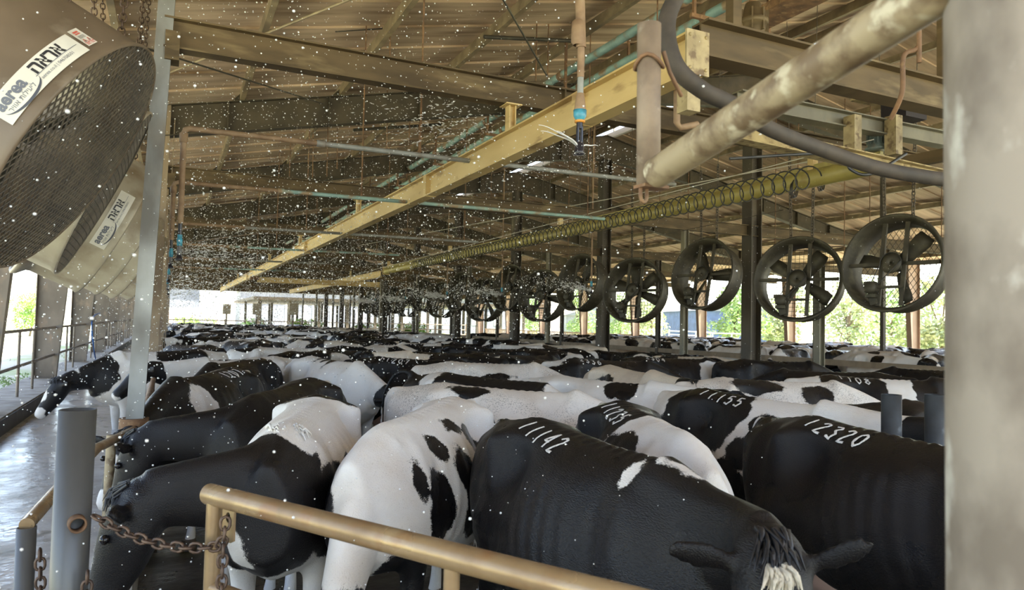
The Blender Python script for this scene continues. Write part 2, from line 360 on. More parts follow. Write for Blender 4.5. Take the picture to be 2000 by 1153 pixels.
g = MB(); g.box((11.65, YM, .1), (3.5, YL, .2)); S('floor_feed_alley', g, 'concrete')
# roof: ribbed sheets lapped every .86 m along the barn
def roof_half(x0, x1, name):
    mb = MB(); ys = np.arange(YA, YB, .86); n = 26
    for y in ys:
        for k, (a, b) in enumerate(((0, .86),)):
            vs = []
            m = 8
            for j in range(m+1):
                yy = y+.92*j/m; dz = .014*(1-abs((j % 2)*2-1))+.034*j/m
                for x in (x0, x1):
                    zz = rt(x)+.165+dz
                    vs.append((x, yy, zz))
            mb.add(vs, [(2*j, 2*j+1, 2*j+3, 2*j+2) for j in range(m)])
            vs2 = [(x, y+e, rt(x)+.165+.0+dz) for e, dz in ((0, 0), (.0, .075)) for x in (x0, x1)]
            mb.add(vs2, [(0, 1, 3, 2)])
    mb2 = MB()
    for x, xx in ((x0, x1),):
        mb.add([(x0, YA, rt(x0)+.25), (x1, YA, rt(x1)+.25), (x1, YB, rt(x1)+.25), (x0, YB, rt(x0)+.25)], [(0, 1, 2, 3)])
    return S(name, mb, 'roof_sheet', 'brown lapped roof sheets seen from below')
roof_half(-3.4, RX-.28, 'roof_left'); roof_half(RX+.30, 26.5, 'roof_right')
# raised ridge cap over the open ridge slot
g = MB(); zc = rt(RX)+.46
g.add([(RX-.55, YA, zc-.12), (RX, YA, zc), (RX+.42, YA, zc-.09), (RX+.42, YB, zc-.09), (RX, YB, zc), (RX-.55, YB, zc-.12)], [(0, 1, 4, 5), (1, 2, 3, 4)])
for y in range(-3, 61, 3): g.box((RX-.27, y, rt(RX)+.27), (.06, .05, .34)); g.box((RX+.30, y, rt(RX)+.27), (.06, .05, .34))
S('trim_ridge_cap', g, 'white_wall')
g = MB(); g.bar((RX+.30, YA, rt(RX+.3)+.14), (RX+.30, YB, rt(RX+.3)+.14), .10, .16); S('trim_ridge_edge', g, 'white_wall')
# purlins
PX = [-3.1, -2.2, -.65, .9, 2.45, 4.0, 5.55, 7.1, 8.65, 10.2, 11.1]
for x in PX+[2*RX-q for q in PX if q < 11]:
    g = MB(); z = rt(x)+.085; s = 1 if x < RX else -1
    g.prof((x, YA, z), (x, YB, z), [(-.035*s, -.08), (.035*s, -.08), (.035*s, -.068), (-.022*s, -.068), (-.022*s, .08), (-.035*s, .08)] if s < 0 else [(-.035, -.08), (.035, -.08), (.035, -.068), (-.022, -.068), (-.022, .08), (-.035, .08)])
    S('purlin_beam', g, 'purlin_steel')
# portal frames: tapered rafters on tapered columns
for Y in BAYS:
    for s in (-1, 1):
        g = MB(); xe = XL+.25 if s < 0 else XR-.25
        def zb(x): return rt(x)-(.48 if abs(x-RX) > 3 else .48+.26*(3-abs(x-RX))/3)
        xs = [xe, xe+(-s)*3.5, xe+(-s)*7, RX+s*3, RX]
        for a, b in zip(xs, xs[1:]):
            g.add([(a, Y-.006, rt(a)), (b, Y-.006, rt(b)), (b, Y-.006, zb(b)), (a, Y-.006, zb(a)), (a, Y+.006, rt(a)), (b, Y+.006, rt(b)), (b, Y+.006, zb(b)), (a, Y+.006, zb(a))], [(0, 1, 2, 3), (7, 6, 5, 4)])
            g.bar((a, Y, rt(a)-.006), (b, Y, rt(b)-.006), .20, .014); g.bar((a, Y, zb(a)+.006), (b, Y, zb(b)+.006), .20, .014)
        x = xe+(-s)*1.2
        while (x < RX-.3) if s < 0 else (x > RX+.3):
            g.bar((x, Y-.05, zb(x)), (x, Y-.05, rt(x)), .10, .012, (1, 0, 0)); x += -s*1.55
        if s < 0:
            for px in PX[2:10]:
                g.add([(px-.02-.12, Y-.03, rt(px)), (px-.02+.12, Y-.03, rt(px)), (px-.02, Y-.03, rt(px)+.13), (px-.02-.12, Y+.03, rt(px)), (px-.02+.12, Y+.03, rt(px)), (px-.02, Y+.03, rt(px)+.13)], [(0, 1, 2), (5, 4, 3), (0, 2, 5, 3), (1, 4, 5, 2)])
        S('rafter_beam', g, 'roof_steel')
        # column
        g = MB(); o = XL-.26 if s < 0 else XR+.26; zt = rt(xe)-.02
        wi = lambda z: .40+.30*(z-.5)/4.3
        for z0, z1 in ((.54, zt),):
            i0, i1 = o-s*wi(z0), o-s*wi(z1)
            g.add([(o, Y-.006, z0), (i0, Y-.006, z0), (i1, Y-.006, z1), (o, Y-.006, z1), (o, Y+.006, z0), (i0, Y+.006, z0), (i1, Y+.006, z1), (o, Y+.006, z1)], [(0, 1, 2, 3), (7, 6, 5, 4)])
            g.bar((o, Y, z0), (o, Y, z1), .20, .014, (1, 0, 0)); g.bar((i0, Y, z0), (i1, Y, z1), .20, .014, (1, 0, 0))
        g.box((o-s*.2, Y, .53), (.5, .3, .02))
        for dx in (.04, .36):
            for dy in (-.1, .1): g.tube((o-s*dx, Y+dy, .54), (o-s*dx, Y+dy, .59), .014, n=6)
        S('column', g, 'column_steel' if s < 0 else 'pink_column')
    # middle post under the ridge
    if Y >= 12:
        g = MB(); g.ibeam((RX, Y, .2), (RX, Y, rt(RX)-.72), .30, .30, .02, (1, 0, 0)); g.box((RX, Y, .21), (.42, .42, .02)); S('column', g, 'dark_post', 'heavy dark post in the ridge row')
# tie beams, one per frame, on the post row by the feed rail
for Y in BAYS[1:]:
    g = MB(); g.ibeam((-.12, Y, 4.045), (24.6, Y, 4.045), .13, .24, .014)
    for x in (3.35, 8.2): g.box((x, Y-.03, 4.045), (.014, .06, .21))
    g.box((-.06, Y, 3.94), (.10, .16, .22))
    S('tie_beam', g, 'tie_steel', 'brown cross beam spanning the pens')
# posts of the feed rail row
lean = {6: .15, 12: .06, 18: .03}
for i, Y in enumerate(BAYS[1:]):
    g = MB(); l = lean.get(Y, 0); m = 'galv_post' if Y == 6 else 'brown_post'
    w = .115 if Y == 6 else .15
    g.bar((-.235, Y, .36), (-.235+l, Y, rt(0)-.02), w, w, (0, 1, 0))
    if Y != 6: g.bar((-.235+.13, Y+.02, .36), (-.235+l+.13, Y+.02, 4.9), .012, .14, (0, 1, 0))
    g.box((-.235, Y, .39), (.24, .24, .02))
    S('column', g, m, 'grey post nearest the camera in the feed rail row' if Y == 6 else None)
# slim posts of the two rails beside the middle alley
for x, m, ys in ((9.7, 'slim_post', BAYS[2:]), (13.55, 'dark_post', BAYS[2:])):
    for Y in ys:
        g = MB(); g.ibeam((x, Y, .0), (x, Y, 3.93), .12, .12, .012, (1, 0, 0)); S('column', g, m)
for p in ((12.05, 9.16), (10.15, 8.9)):
    g = MB(); x, y = p; 
g = MB(); g.ibeam((10.0, 8.8, 0), (10.0, 8.8, 3.0), .13, .13, .014, (1, 0, 0)); S('column', g, 'slim_post')
g = MB(); g.bar((16.8, 12.75, 0), (16.8, 12.75, rt(16.8)), .10, .10, (1, 0, 0)); S('column', g, 'dark_post')
# outer fence on the left: two rails and uprights between the columns
for a, b in zip(BAYS[1:], BAYS[2:]):
    t = thing('railing', 'left', 'railing', (-2.2, (a+b)/2, .52), 'tube railings between the left columns')
    ordn = ['first', 'second', 'third', 'fourth', 'fifth', 'sixth', 'seventh', 'eighth', 'ninth', 'tenth', 'eleventh', 'twelfth', 'thirteenth', 'fourteenth', 'fifteenth', 'sixteenth', 'seventeenth', 'eighteenth']; t['label'] = 'grey tube railing in the %s open gap of the left columns, counted from the camera' % ordn[BAYS.index(a)-1]
    for z in (1.60, 1.02):
        MB().tube((-2.22, a+.02, z), (-2.22, b-.02, z), .026).build('rail', 'column_steel', t)
    for y in (a+2.1, a+3.5) if a < 30 else (a+1.5, a+3, a+4.5):
        MB().tube((-2.22, y, .52), (-2.22, y, 1.60), .022, n=8).build('upright', 'column_steel', t)

g = MB(); yg = 61.2
for a, b in ((XL, RX), (RX, XR)):
    g.add([(a, yg, 4.35), (b, yg, 4.35), (b, yg, rt(b)-.12), (a, yg, rt(a)-.12), (a, yg+.05, 4.35), (b, yg+.05, 4.35), (b, yg+.05, rt(b)-.12), (a, yg+.05, rt(a)-.12)], [(0, 1, 2, 3), (7, 6, 5, 4), (0, 4, 5, 1), (2, 6, 7, 3)])
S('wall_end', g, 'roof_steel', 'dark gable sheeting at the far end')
# ------------------------------------------------------------------ cows
ST = [  # station x, half outline from spine to belly: (half width, height)
 (-.47, [(0, 1.30), (.03, 1.30), (.06, 1.28), (.08, 1.23), (.08, 1.14), (.07, 1.05), (.04, .98), (0, .96)]),
 (-.42, [(0, 1.38), (.04, 1.37), (.10, 1.32), (.155, 1.25), (.17, 1.12), (.15, .96), (.09, .83), (0, .80)]),
 (-.25, [(0, 1.415), (.06, 1.40), (.16, 1.355), (.24, 1.26), (.275, 1.12), (.27, .92), (.19, .74), (0, .69)]),
 (-.12, [(0, 1.435), (.065, 1.422), (.17, 1.375), (.235, 1.29), (.275, 1.16), (.29, .96), (.23, .77), (0, .67)]),
 (0.0, [(0, 1.46), (.08, 1.44), (.20, 1.405), (.284, 1.355), (.290, 1.25), (.30, 1.05), (.25, .80), (0, .66)]),
 (.10, [(0, 1.445), (.075, 1.435), (.18, 1.40), (.215, 1.32), (.245, 1.20), (.325, 1.0), (.29, .76), (0, .62)]),
 (.22, [(0, 1.435), (.07, 1.424), (.17, 1.385), (.19, 1.30), (.235, 1.17), (.345, .98), (.31, .72), (0, .60)]),
 (.45, [(0, 1.43), (.055, 1.418), (.16, 1.375), (.25, 1.29), (.34, 1.13), (.39, .92), (.32, .66), (0, .555)]),
 (.70, [(0, 1.42), (.05, 1.405), (.15, 1.36), (.25, 1.27), (.335, 1.12), (.375, .92), (.29, .67), (0, .575)]),
 (.95, [(0, 1.422), (.05, 1.405), (.125, 1.345), (.20, 1.265), (.275, 1.12), (.315, .93), (.25, .72), (0, .62)]),
 (1.15, [(0, 1.42), (.045, 1.402), (.11, 1.335), (.175, 1.255), (.245, 1.12), (.275, .95), (.23, .75), (0, .65)]),
 (1.33, [(0, 1.35), (.045, 1.335), (.09, 1.28), (.14, 1.22), (.19, 1.10), (.21, .95), (.17, .79), (0, .70)]),
 (1.50, [(0, 1.28), (.03, 1.27), (.06, 1.22), (.09, 1.14), (.11, 1.05), (.11, .95), (.08, .86), (0, .82)])]
def _cr(P, t):
    n = len(P); i = min(int(t), n-2); u = t-i
    p0, p1, p2, p3 = P[max(i-1, 0)], P[i], P[i+1], P[min(i+2, n-1)]
    return .5*((2*p1)+(p2-p0)*u+(2*p0-5*p1+4*p2-p3)*u*u+(3*p1-p0-3*p2+p3)*u**3)
def loft(mb, rings):
    n = len(rings[0]); vs = [p for r in rings for p in r]; k = len(rings)
    mb.add(vs, [(i*n+j, i*n+(j+1) % n, (i+1)*n+(j+1) % n, (i+1)*n+j) for i in range(k-1) for j in range(n)]+[tuple(range(n-1, -1, -1)), tuple(range((k-1)*n, k*n))])
def oval_path(mb, pts, rw, rh, n=14, up=Vector((0, 0, 1))):
    """a limb: points with half widths sideways and half heights"""
    pts = [np.array(p, float) for p in pts]; K = (len(pts)-1)*4; rings = []
    for q in range(K+1):
        t = q/4.0; p = _cr(pts, t); d = _cr(pts, min(t+.05, len(pts)-1))-_cr(pts, max(t-.05, 0)); d = Vector(d).normalized()
        sd = d.cross(up)
        sd = sd.normalized() if sd.length > .05 else Vector((0, 1, 0))
        u = sd.cross(d).normalized(); a = float(_cr(np.array(rw, float), t)); b = float(_cr(np.array(rh, float), t))
        rings.append([Vector(p)+sd*a*math.cos(2*PI*j/n)+u*b*math.sin(2*PI*j/n) for j in range(n)])
    loft(mb, rings)
POSES = {  # neck from shoulder to poll, where the nose points, tail
 'low':   dict(neck=[(1.08, 0, 1.17), (1.36, .0, 1.13), (1.62, .01, 1.07), (1.84, .02, 1.02)], nose=(.62, .0, -.78)),
 'level': dict(neck=[(1.08, 0, 1.18), (1.36, 0, 1.22), (1.62, 0, 1.26), (1.84, 0, 1.31)], nose=(.82, 0, -.57)),
 'down':  dict(neck=[(1.08, 0, 1.13), (1.36, .02, 1.0), (1.58, .05, .80), (1.74, .08, .60)], nose=(.38, .05, -.92)),
 'left':  dict(neck=[(1.08, 0, 1.17), (1.34, .04, 1.16), (1.56, .16, 1.15), (1.70, .36, 1.15)], nose=(.40, .75, -.52)),
  'right': dict(neck=[(1.08, 0, 1.15), (1.34, -.02, 1.17), (1.57, -.06, 1.22), (1.74, -.13, 1.265)], nose=(.52, -.34, -.78), ears=(.08, .75)),
 'bent':  dict(neck=[(1.06, 0, 1.13), (1.32, -.09, 1.14), (1.47, -.28, 1.16), (1.55, -.50, 1.15)], nose=(.06, -.42, -.90)),
 'away':  dict(neck=[(1.06, 0, 1.13), (1.33, .10, 1.10), (1.47, .34, 1.07), (1.52, .62, 1.03)], nose=(.02, .55, -.83)),
 'tailup': dict(neck=[(1.08, 0, 1.15), (1.36, .02, 1.05), (1.58, .05, .92), (1.76, .08, .80)], nose=(.5, .05, -.86), tail=[(-.36, 0, 1.37), (-.46, -.02, 1.43), (-.60, -.05, 1.39), (-.70, -.08, 1.22), (-.74, -.08, 1.02), (-.76, -.06, .80)]),
}
TAIL = [(-.36, 0, 1.36), (-.45, 0, 1.36), (-.515, 0, 1.24), (-.52, .01, 1.0), (-.51, .02, .75), (-.51, .02, .52)]
def head_frame(pose):
    p = POSES[pose]; poll = Vector(p['neck'][-1]); d = Vector(p['nose']).normalized(); sd = d.cross(Vector((0, 0, 1))).normalized(); u = sd.cross(d).normalized()
    return poll, d, sd, u       # sd points to the animal's right
def cow_shell(pose, seed=0):
    mb = MB(); P = POSES[pose]; rs = random.Random(seed)
    A = np.array([[list(q) for q in hp] for _, hp in ST], float); X = np.array([x for x, _ in ST], float)[:, None, None]
    A3 = np.concatenate([np.broadcast_to(X, A.shape[:2]+(1,)), A], axis=2)
    rings = []
    for q in range((len(ST)-1)*3+1):
        s = _cr(A3, q/3.0); m = [_cr(s, k*.5) for k in range(15)]
        left = [(p[0], max(0, p[1]), p[2]) for p in m]; right = [(p[0], -max(0, p[1]), p[2]) for p in m[1:-1]][::-1]
        rings.append(left+right)
    loft(mb, rings)
    # neck, deep at the shoulder
    oval_path(mb, P['neck'], [.185, .13, .095, .085], [.30, .225, .165, .13])
    poll, d, sd, u = head_frame(pose)
    hs = [(-.07, .07, .08, 0), (-.02, .105, .105, 0), (.07, .118, .125, -.005), (.17, .118, .128, -.015), (.27, .094, .115, -.028), (.37, .076, .092, -.036), (.45, .078, .082, -.04), (.50, .072, .07, -.042), (.535, .045, .045, -.045)]
    loft(mb, [[poll+d*t+u*o+sd*a*math.copysign(abs(math.cos(2*PI*j/16))**.85, math.cos(2*PI*j/16))+u*b*math.sin(2*PI*j/16) for j in range(16)] for t, a, b, o in hs])
    for s in (-1, 1):          # ears: leaf-shaped, a little cupped
        e0 = poll+d*.045+sd*s*.095+u*.03; ed = (sd*s*.93-d*.10+u*P.get('ears', (.12, .10))[0 if s > 0 else 1]).normalized(); ew = (d*.55-u*.83).normalized()
        oval = []
        for t, w in ((0, .028), (.06, .045), (.12, .058), (.17, .05), (.215, .022)):
            c = e0+ed*t; nn = ed.cross(ew).normalized(); oval.append([c+ew*w*math.cos(2*PI*j/10)+nn*.017*math.sin(2*PI*j/10)-nn*.0*t for j in range(10)])
        loft(mb, oval)
    j = lambda a: rs.uniform(-a, a)
    for s in (-1, 1):
        fx = j(.07)
        oval_path(mb, [(1.14, s*.09, 1.10), (1.12, s*.175, .86), (1.10+fx*.5, s*.18, .66), (1.13+fx, s*.17, .42), (1.12+fx, s*.17, .22), (1.13+fx, s*.17, .11), (1.16+fx, s*.17, .02)],
                  [.03, .085, .065, .05, .034, .042, .055], [.06, .14, .095, .056, .038, .045, .065], 12, Vector((1, 0, 0)))
        hx = j(.09)
        oval_path(mb, [(.0, s*.13, 1.18), (.04, s*.225, .95), (.02+hx*.3, s*.215, .74), (-.21+hx*.8, s*.19, .53), (-.21+hx, s*.185, .30), (-.19+hx, s*.18, .13), (-.14+hx, s*.18, .02)],
                  [.04, .125, .09, .05, .036, .043, .055], [.10, .23, .15, .068, .045, .048, .065], 12, Vector((1, 0, 0)))
    T = P.get('tail', TAIL); oval_path(mb, T, [.045, .038, .027, .022, .019, .017][:len(T)], [.045, .038, .027, .022, .019, .017][:len(T)], 8, Vector((1, 0, .01)))
    return mb
def remeshed(mb, voxel, smooth=4):
    me = bpy.data.meshes.new('tmp'); me.from_pydata(mb.v, [], mb.f); o = bpy.data.objects.new('tmp', me); COL.objects.link(o)
    m = o.modifiers.new('r', 'REMESH'); m.mode = 'VOXEL'; m.voxel_size = voxel; m.adaptivity = 0
    s = o.modifiers.new('s', 'SMOOTH'); s.factor = .5; s.iterations = smooth
    dg = bpy.context.evaluated_depsgraph_get(); out = bpy.data.meshes.new_from_object(o.evaluated_get(dg), depsgraph=dg)
    bpy.data.objects.remove(o); bpy.data.meshes.remove(me)
    n = len(out.vertices); co = np.empty(n*3); out.vertices.foreach_get('co', co); co = co.reshape(-1, 3); nr = np.empty(n*3); out.vertices.foreach_get('normal', nr); nr = nr.reshape(-1, 3)
    x, y, z = co[:, 0], np.abs(co[:, 1]), co[:, 2]
    bump = lambda v, a, b, w: np.clip((v-a)/w, 0, 1)*np.clip((b-v)/w, 0, 1)
    d = .0030*np.sin((x-.30*(1.3-z)+.02*np.sin(x*9))*2*PI/.105)*bump(x, .30, 1.05, .15)*bump(z, .72, 1.34, .12)*(y > .1)          # ribs
    d += .004*np.sin(x*2*PI/.075)*bump(x, -.25, 1.1, .15)*np.clip((.06-y)/.05, 0, 1)*(z > 1.3)                      # spine
    d += .007*np.exp(-((x-.01)/.06)**2-((y-.27)/.06)**2-((z-1.36)/.05)**2)                                         # hook bones
    d -= .022*np.exp(-((x-.22)/.10)**2-((z-1.26)/.09)**2)*(y > .12)                                                 # flank hollow
    d += .014*np.exp(-((x-1.06-.25*(1.25-z))/.055)**2)*bump(z, .98, 1.38, .1)*(y > .08)                             # shoulder blade
    d -= .012*np.exp(-((x-.90-.25*(1.25-z))/.06)**2)*bump(z, .85, 1.36, .1)*(y > .08)
    d += .012*np.exp(-((x+.38)/.05)**2-((y-.13)/.05)**2-((z-1.28)/.05)**2)                                          # pin bones
    co = co+nr*d[:, None]; out.vertices.foreach_set('co', co.ravel()); out.update()
    return out
SHELL = {}
def shell(pose, lod):
    k = (pose, lod)
    if k not in SHELL: SHELL[k] = remeshed(cow_shell(pose, hash(pose) % 7 if False else len(pose)), {0: .0165, 1: .024, 2: .04}[lod], {0: 9, 1: 5, 2: 1}[lod])
    return SHELL[k]
def coat_values(me, base, blobs, pose):
    n = len(me.vertices); co = np.empty(n*3); me.vertices.foreach_get('co', co); co = co.reshape(-1, 3)
    f = np.full(n, -.3 if base == 'W' else .3)
    def blob(c, r, what):
        nonlocal f
        c = np.array(c); r = np.array(r); q = np.linalg.norm((co-c)/r, axis=1); g = (1-q)*min(r)
        g = np.clip(g, -.3, .3); f = np.maximum(f, g) if what == 'B' else np.minimum(f, -g)
    for b in blobs: blob(b[1:4], b[4:7], b[0])
    # white stockings, white tail end
    f = np.minimum(f, np.clip(co[:, 2]-.42, -.3, .3)); 
    return f
def dressed(pose, lod, base, blobs, mt='holstein_coat'):
    me = shell(pose, lod).copy(); me.name = 'dairy_cow'
    f = coat_values(me, base, blobs, pose)
    a = me.attributes.new('coat', 'FLOAT', 'POINT'); a.data.foreach_set('value', f.astype(np.float32))
    me.polygons.foreach_set('use_smooth', [True]*len(me.polygons)); me.materials.clear(); me.materials.append(M[mt]); me.update()
    return me
def head_coat(pose, blaze=True):
    poll, d, sd, u = head_frame(pose); b = [('B', *(poll+d*.15), .36, .34, .34)]
    if blaze:
        b += [('W', *(poll+d*.20+u*.15), .055, .055, .20), ('W', *(poll+d*.50), .10, .11, .10)]
    return b
def rand_coat(rs, pose):
    k = rs.random(); bl = []
    if k < .25: base = 'W'; nb = rs.randint(3, 5); sz = (.16, .40)
    elif k < .62: base = 'W'; nb = rs.randint(7, 10); sz = (.30, .60)
    else: base = 'B'; nb = 0; sz = (.1, .2)
    for _ in range(nb):
        s = rs.choice((-1, 1)); x = rs.uniform(-.4, 1.3); z = rs.uniform(.8, 1.5); r = rs.uniform(*sz)
        bl.append(('B', x, s*rs.uniform(.0, .38), z, r*rs.uniform(.7, 1.3), r*.8, r*rs.uniform(.7, 1.2)))
    if base == 'B':
        for _ in range(rs.randint(0, 4)):
            s = rs.choice((-1, 1)); r = rs.uniform(.08, .24); bl.append(('W', rs.uniform(-.4, 1.2), s*rs.uniform(0, .35), rs.uniform(.8, 1.5), r*1.3, r, r*rs.uniform(.8, 1.8)))
    bl.append(('W', .45, 0, .5, .55, .3, .22)); bl += head_coat(pose, rs.random() < .8)
    return base, bl, ('black' if base == 'B' else 'mostly white' if nb <= 4 and sz[1] < .5 else 'black and white patched')
# strokes of the freeze brand digits in a unit box (x right, y up)
DG = {'0': [[(.5, 1), (.15, .8), (.1, .5), (.15, .2), (.5, 0), (.85, .2), (.9, .5), (.85, .8), (.5, 1)]], '1': [[(.5, 0), (.5, 1)]],
      '2': [[(.1, .8), (.4, 1), (.8, .9), (.85, .65), (.1, 0), (.9, 0)]], '3': [[(.1, .95), (.6, 1), (.85, .8), (.5, .55), (.9, .3), (.6, 0), (.1, .08)]],
      '4': [[(.7, 0), (.7, 1), (.1, .35), (.95, .35)]], '5': [[(.85, 1), (.2, 1), (.15, .55), (.6, .6), (.9, .35), (.6, 0), (.1, .1)]],
      '6': [[(.8, .95), (.35, .75), (.1, .35), (.35, 0), (.75, .05), (.85, .35), (.55, .55), (.15, .35)]], '7': [[(.1, 1), (.9, 1), (.4, 0)]],
      '8': [[(.5, .55), (.15, .75), (.5, 1), (.85, .75), (.5, .55), (.1, .25), (.5, 0), (.9, .25), (.5, .55)]]}
def brand(me, text, side, x0=.06, s0=.05, h=.105, w=.058, gap=.032, tilt=.0, flip=False):
    """a freeze brand: strokes of white hair lying on the hide, side -1 is the animal's right; read by someone standing on that side"""
    vs = [v.co.copy() for v in me.vertices]; bv = BVHTree.FromPolygons(vs, [tuple(p.vertices) for p in me.polygons])
    mb = MB(); rs = random.Random(text)
    n = len(text)
    for k, c in enumerate(text):
        for st in DG[c]:
            pts = []
            for (a, b), (a2, b2) in zip(st, st[1:]):
                for q in range(5): pts.append((a+(a2-a)*q/5, b+(b2-b)*q/5))
            pts.append(st[-1]); P = []; N = []
            for a, b in pts:
                u = (k*(w+gap)+a*w)
                x = x0+u if side < 0 else x0+n*(w+gap)-u
                s = s0+tilt*u+h*(1-b)
                hit = bv.ray_cast(Vector((x, side*s, 1.9)), Vector((0, 0, -1)))
                if hit[0] is None: continue
                P.append(hit[0]); N.append(hit[1])
            if len(P) < 3: continue
            vsx = []; hw = .0075
            for i, p in enumerate(P):
                d = (P[min(i+1, len(P)-1)]-P[max(i-1, 0)])
                if d.length < 1e-6: d = Vector((1, 0, 0))
                sd = d.normalized().cross(N[i]).normalized(); r = hw*rs.uniform(.75, 1.25)
                vsx += [p+N[i]*.0035+sd*r, p+N[i]*.0075, p+N[i]*.0035-sd*r]
            mb.add(vsx, [(3*i, 3*i+1, 3*i+4, 3*i+3) for i in range(len(P)-1)]+[(3*i+1, 3*i+2, 3*i+5, 3*i+4) for i in range(len(P)-1)], True)
    return mb
def tuft(c, d, up, n, L, w, seed=1, spread=.5):
    """locks of hair"""
    mb = MB(); rs = random.Random(seed); c = Vector(c); d = Vector(d).normalized(); up = Vector(up).normalized(); sd = d.cross(up).normalized()
    for _ in range(n):
        o = c+sd*rs.uniform(-w, w)+d*rs.uniform(-w, w)*.7+up*rs.uniform(-.01, .01); dd = (d+sd*rs.uniform(-spread, spread)+up*rs.uniform(-.1, .45)).normalized(); l = L*rs.uniform(.6, 1.15)
        p1 = o+dd*l*.5+up*.012; p2 = o+dd*l-up*.02; r = .006*rs.uniform(.7, 1.5)
        mb.path([o-up*.01, p1, p2], [r*1.2, r, r*.2], 4)
    return mb
PARTS = {}
def cow_parts(pose):
    """part meshes of the nearer animals, in body coordinates"""
    if pose in PARTS: return PARTS[pose]
    out = []; poll, d, sd, u = head_frame(pose); rs = random.Random(len(pose)); j = lambda a: rs.uniform(-a, a)
    for s in (-1, 1):
        fx = j(.07); hx = j(.09)
        for x in (1.165+fx, -.135+hx):
            y = s*(.17 if x > .5 else .18); mb = MB()
            loft(mb, [[Vector((x+o+r*1.15*math.cos(2*PI*k/12), y+r*math.sin(2*PI*k/12), z)) for k in range(12)] for z, r, o in ((.005, .068, .012), (.05, .060, .004), (.085, .052, -.004))]); out.append(('hoof', mb, 'horn_hoof'))
        mb = MB(); mb.ball(poll+d*.185+sd*s*.108+u*.055, .021, 10, 8); out.append(('eye', mb, 'eye_black'))
        e0 = poll+d*.045+sd*s*.095+u*.03; ed = (sd*s*.93-d*.10+u*.1).normalized(); ew = (d*.55-u*.83).normalized(); nn = ed.cross(ew).normalized()
        if nn.dot(d) < 0: nn = -nn
    mb = MB(); mb.ball((.10, 0, .60), (.20, .17, .13), 14, 10)
    for x in (.03, .19):
        for y in (-.07, .07): mb.tube((x, y, .52), (x, y, .44), .016, .012, 8)
    out.append(('udder', mb, 'udder_skin'))
    T = POSES[pose].get('tail', TAIL); e = Vector(T[-1]); mb = tuft(e+Vector((0, 0, .03)), (-.03, 0, -1), (1, 0, 0), 26, .22, .018, 3, .15); out.append(('tail_switch', mb, 'hair_white' if 'tail' not in POSES[pose] else 'hair_black'))
    out.append(('poll_hair', tuft(poll+d*-.01+u*.10, d+u*.15, u, 40, .13, .05, 5, .45), 'hair_black'))
    ms = []
    for name, mb, mt in out:
        me = bpy.data.meshes.new(name); me.from_pydata(mb.v, [], mb.f); me.polygons.foreach_set('use_smooth', mb.sm); me.materials.append(M[mt]); ms.append((name, me))
    PARTS[pose] = ms; return ms
HERD = []     # placed animals as (x, y, yaw, scale) to keep the rest clear
def place(me, pose, x, y, yaw, s=1.0, z=0.0, parts=True, label=None, group=None, extra=()):
    o = bpy.data.objects.new('dairy_cow', me); COL.objects.link(o); o.location = (x, y, z); o.rotation_euler = (0, 0, yaw); o.scale = (s, s, s)
    tag(o, label, 'cow', group); HERD.append((x, y, yaw, s))
    if parts:
        for n, pm in cow_parts(pose):
            c = bpy.data.objects.new(n, pm); COL.objects.link(c); c.parent = o
    for n, mb, mt in extra:
        c = mb.build(n, mt); c.parent = o
    return o
def from_pixels(Hp, Wp=None, yaw=None, s=.97, zh=1.435, zw=1.40):
    """stance from where the hip bones and the withers (or the heading) show in the photograph"""
    a = at(*Hp, Z=zh*s)
    if yaw is not None: return a.x, a.y, R_(yaw)
    b = at(*Wp, Z=zw*s); yaw = math.atan2(b.y-a.y, b.x-a.x); m = (a+b)/2; c = Vector((math.cos(yaw), math.sin(yaw), 0))
    p = m-c*(.55*s); return p.x, p.y, yaw
# the animals in front, each with its own coat: where its hips and withers (or heading) show, pose, base colour, patches, brand, label
def hero(H, label, W=None, yaw=None, pose='low', base='B', blobs=(), lod=1, text=None, side=-1, s=.97, mt='holstein_coat', bx=.06, tufts=(), hb=True, dx=0, dy=0, dyaw=0, bs=.05, stance=None):
    me = dressed(pose, lod, base, list(blobs)+(head_coat(pose) if hb else []), mt)
    x, y, yaw = stance
    extra = []
    if text:
        for k, c in enumerate(text):
            b = brand(me, c, side, bx+(k if side < 0 else len(text)-1-k)*.09, bs+.006*k); extra.append(('brand_digit', b, 'brand_hair'))
    for c, d, up, n, L, w, m in tufts: extra.append(('crest_hair', tuft(c, d, up, n, L, w, n), m))
    return place(me, pose, x, y, yaw, s, 0, lod < 2, label, None, extra)
B, Wt = 'B', 'W'
CREST = lambda n, m: [((1.12, .0, 1.39), (.5, .8, -.25), (0, 0, 1), n, .07, .09, m)]
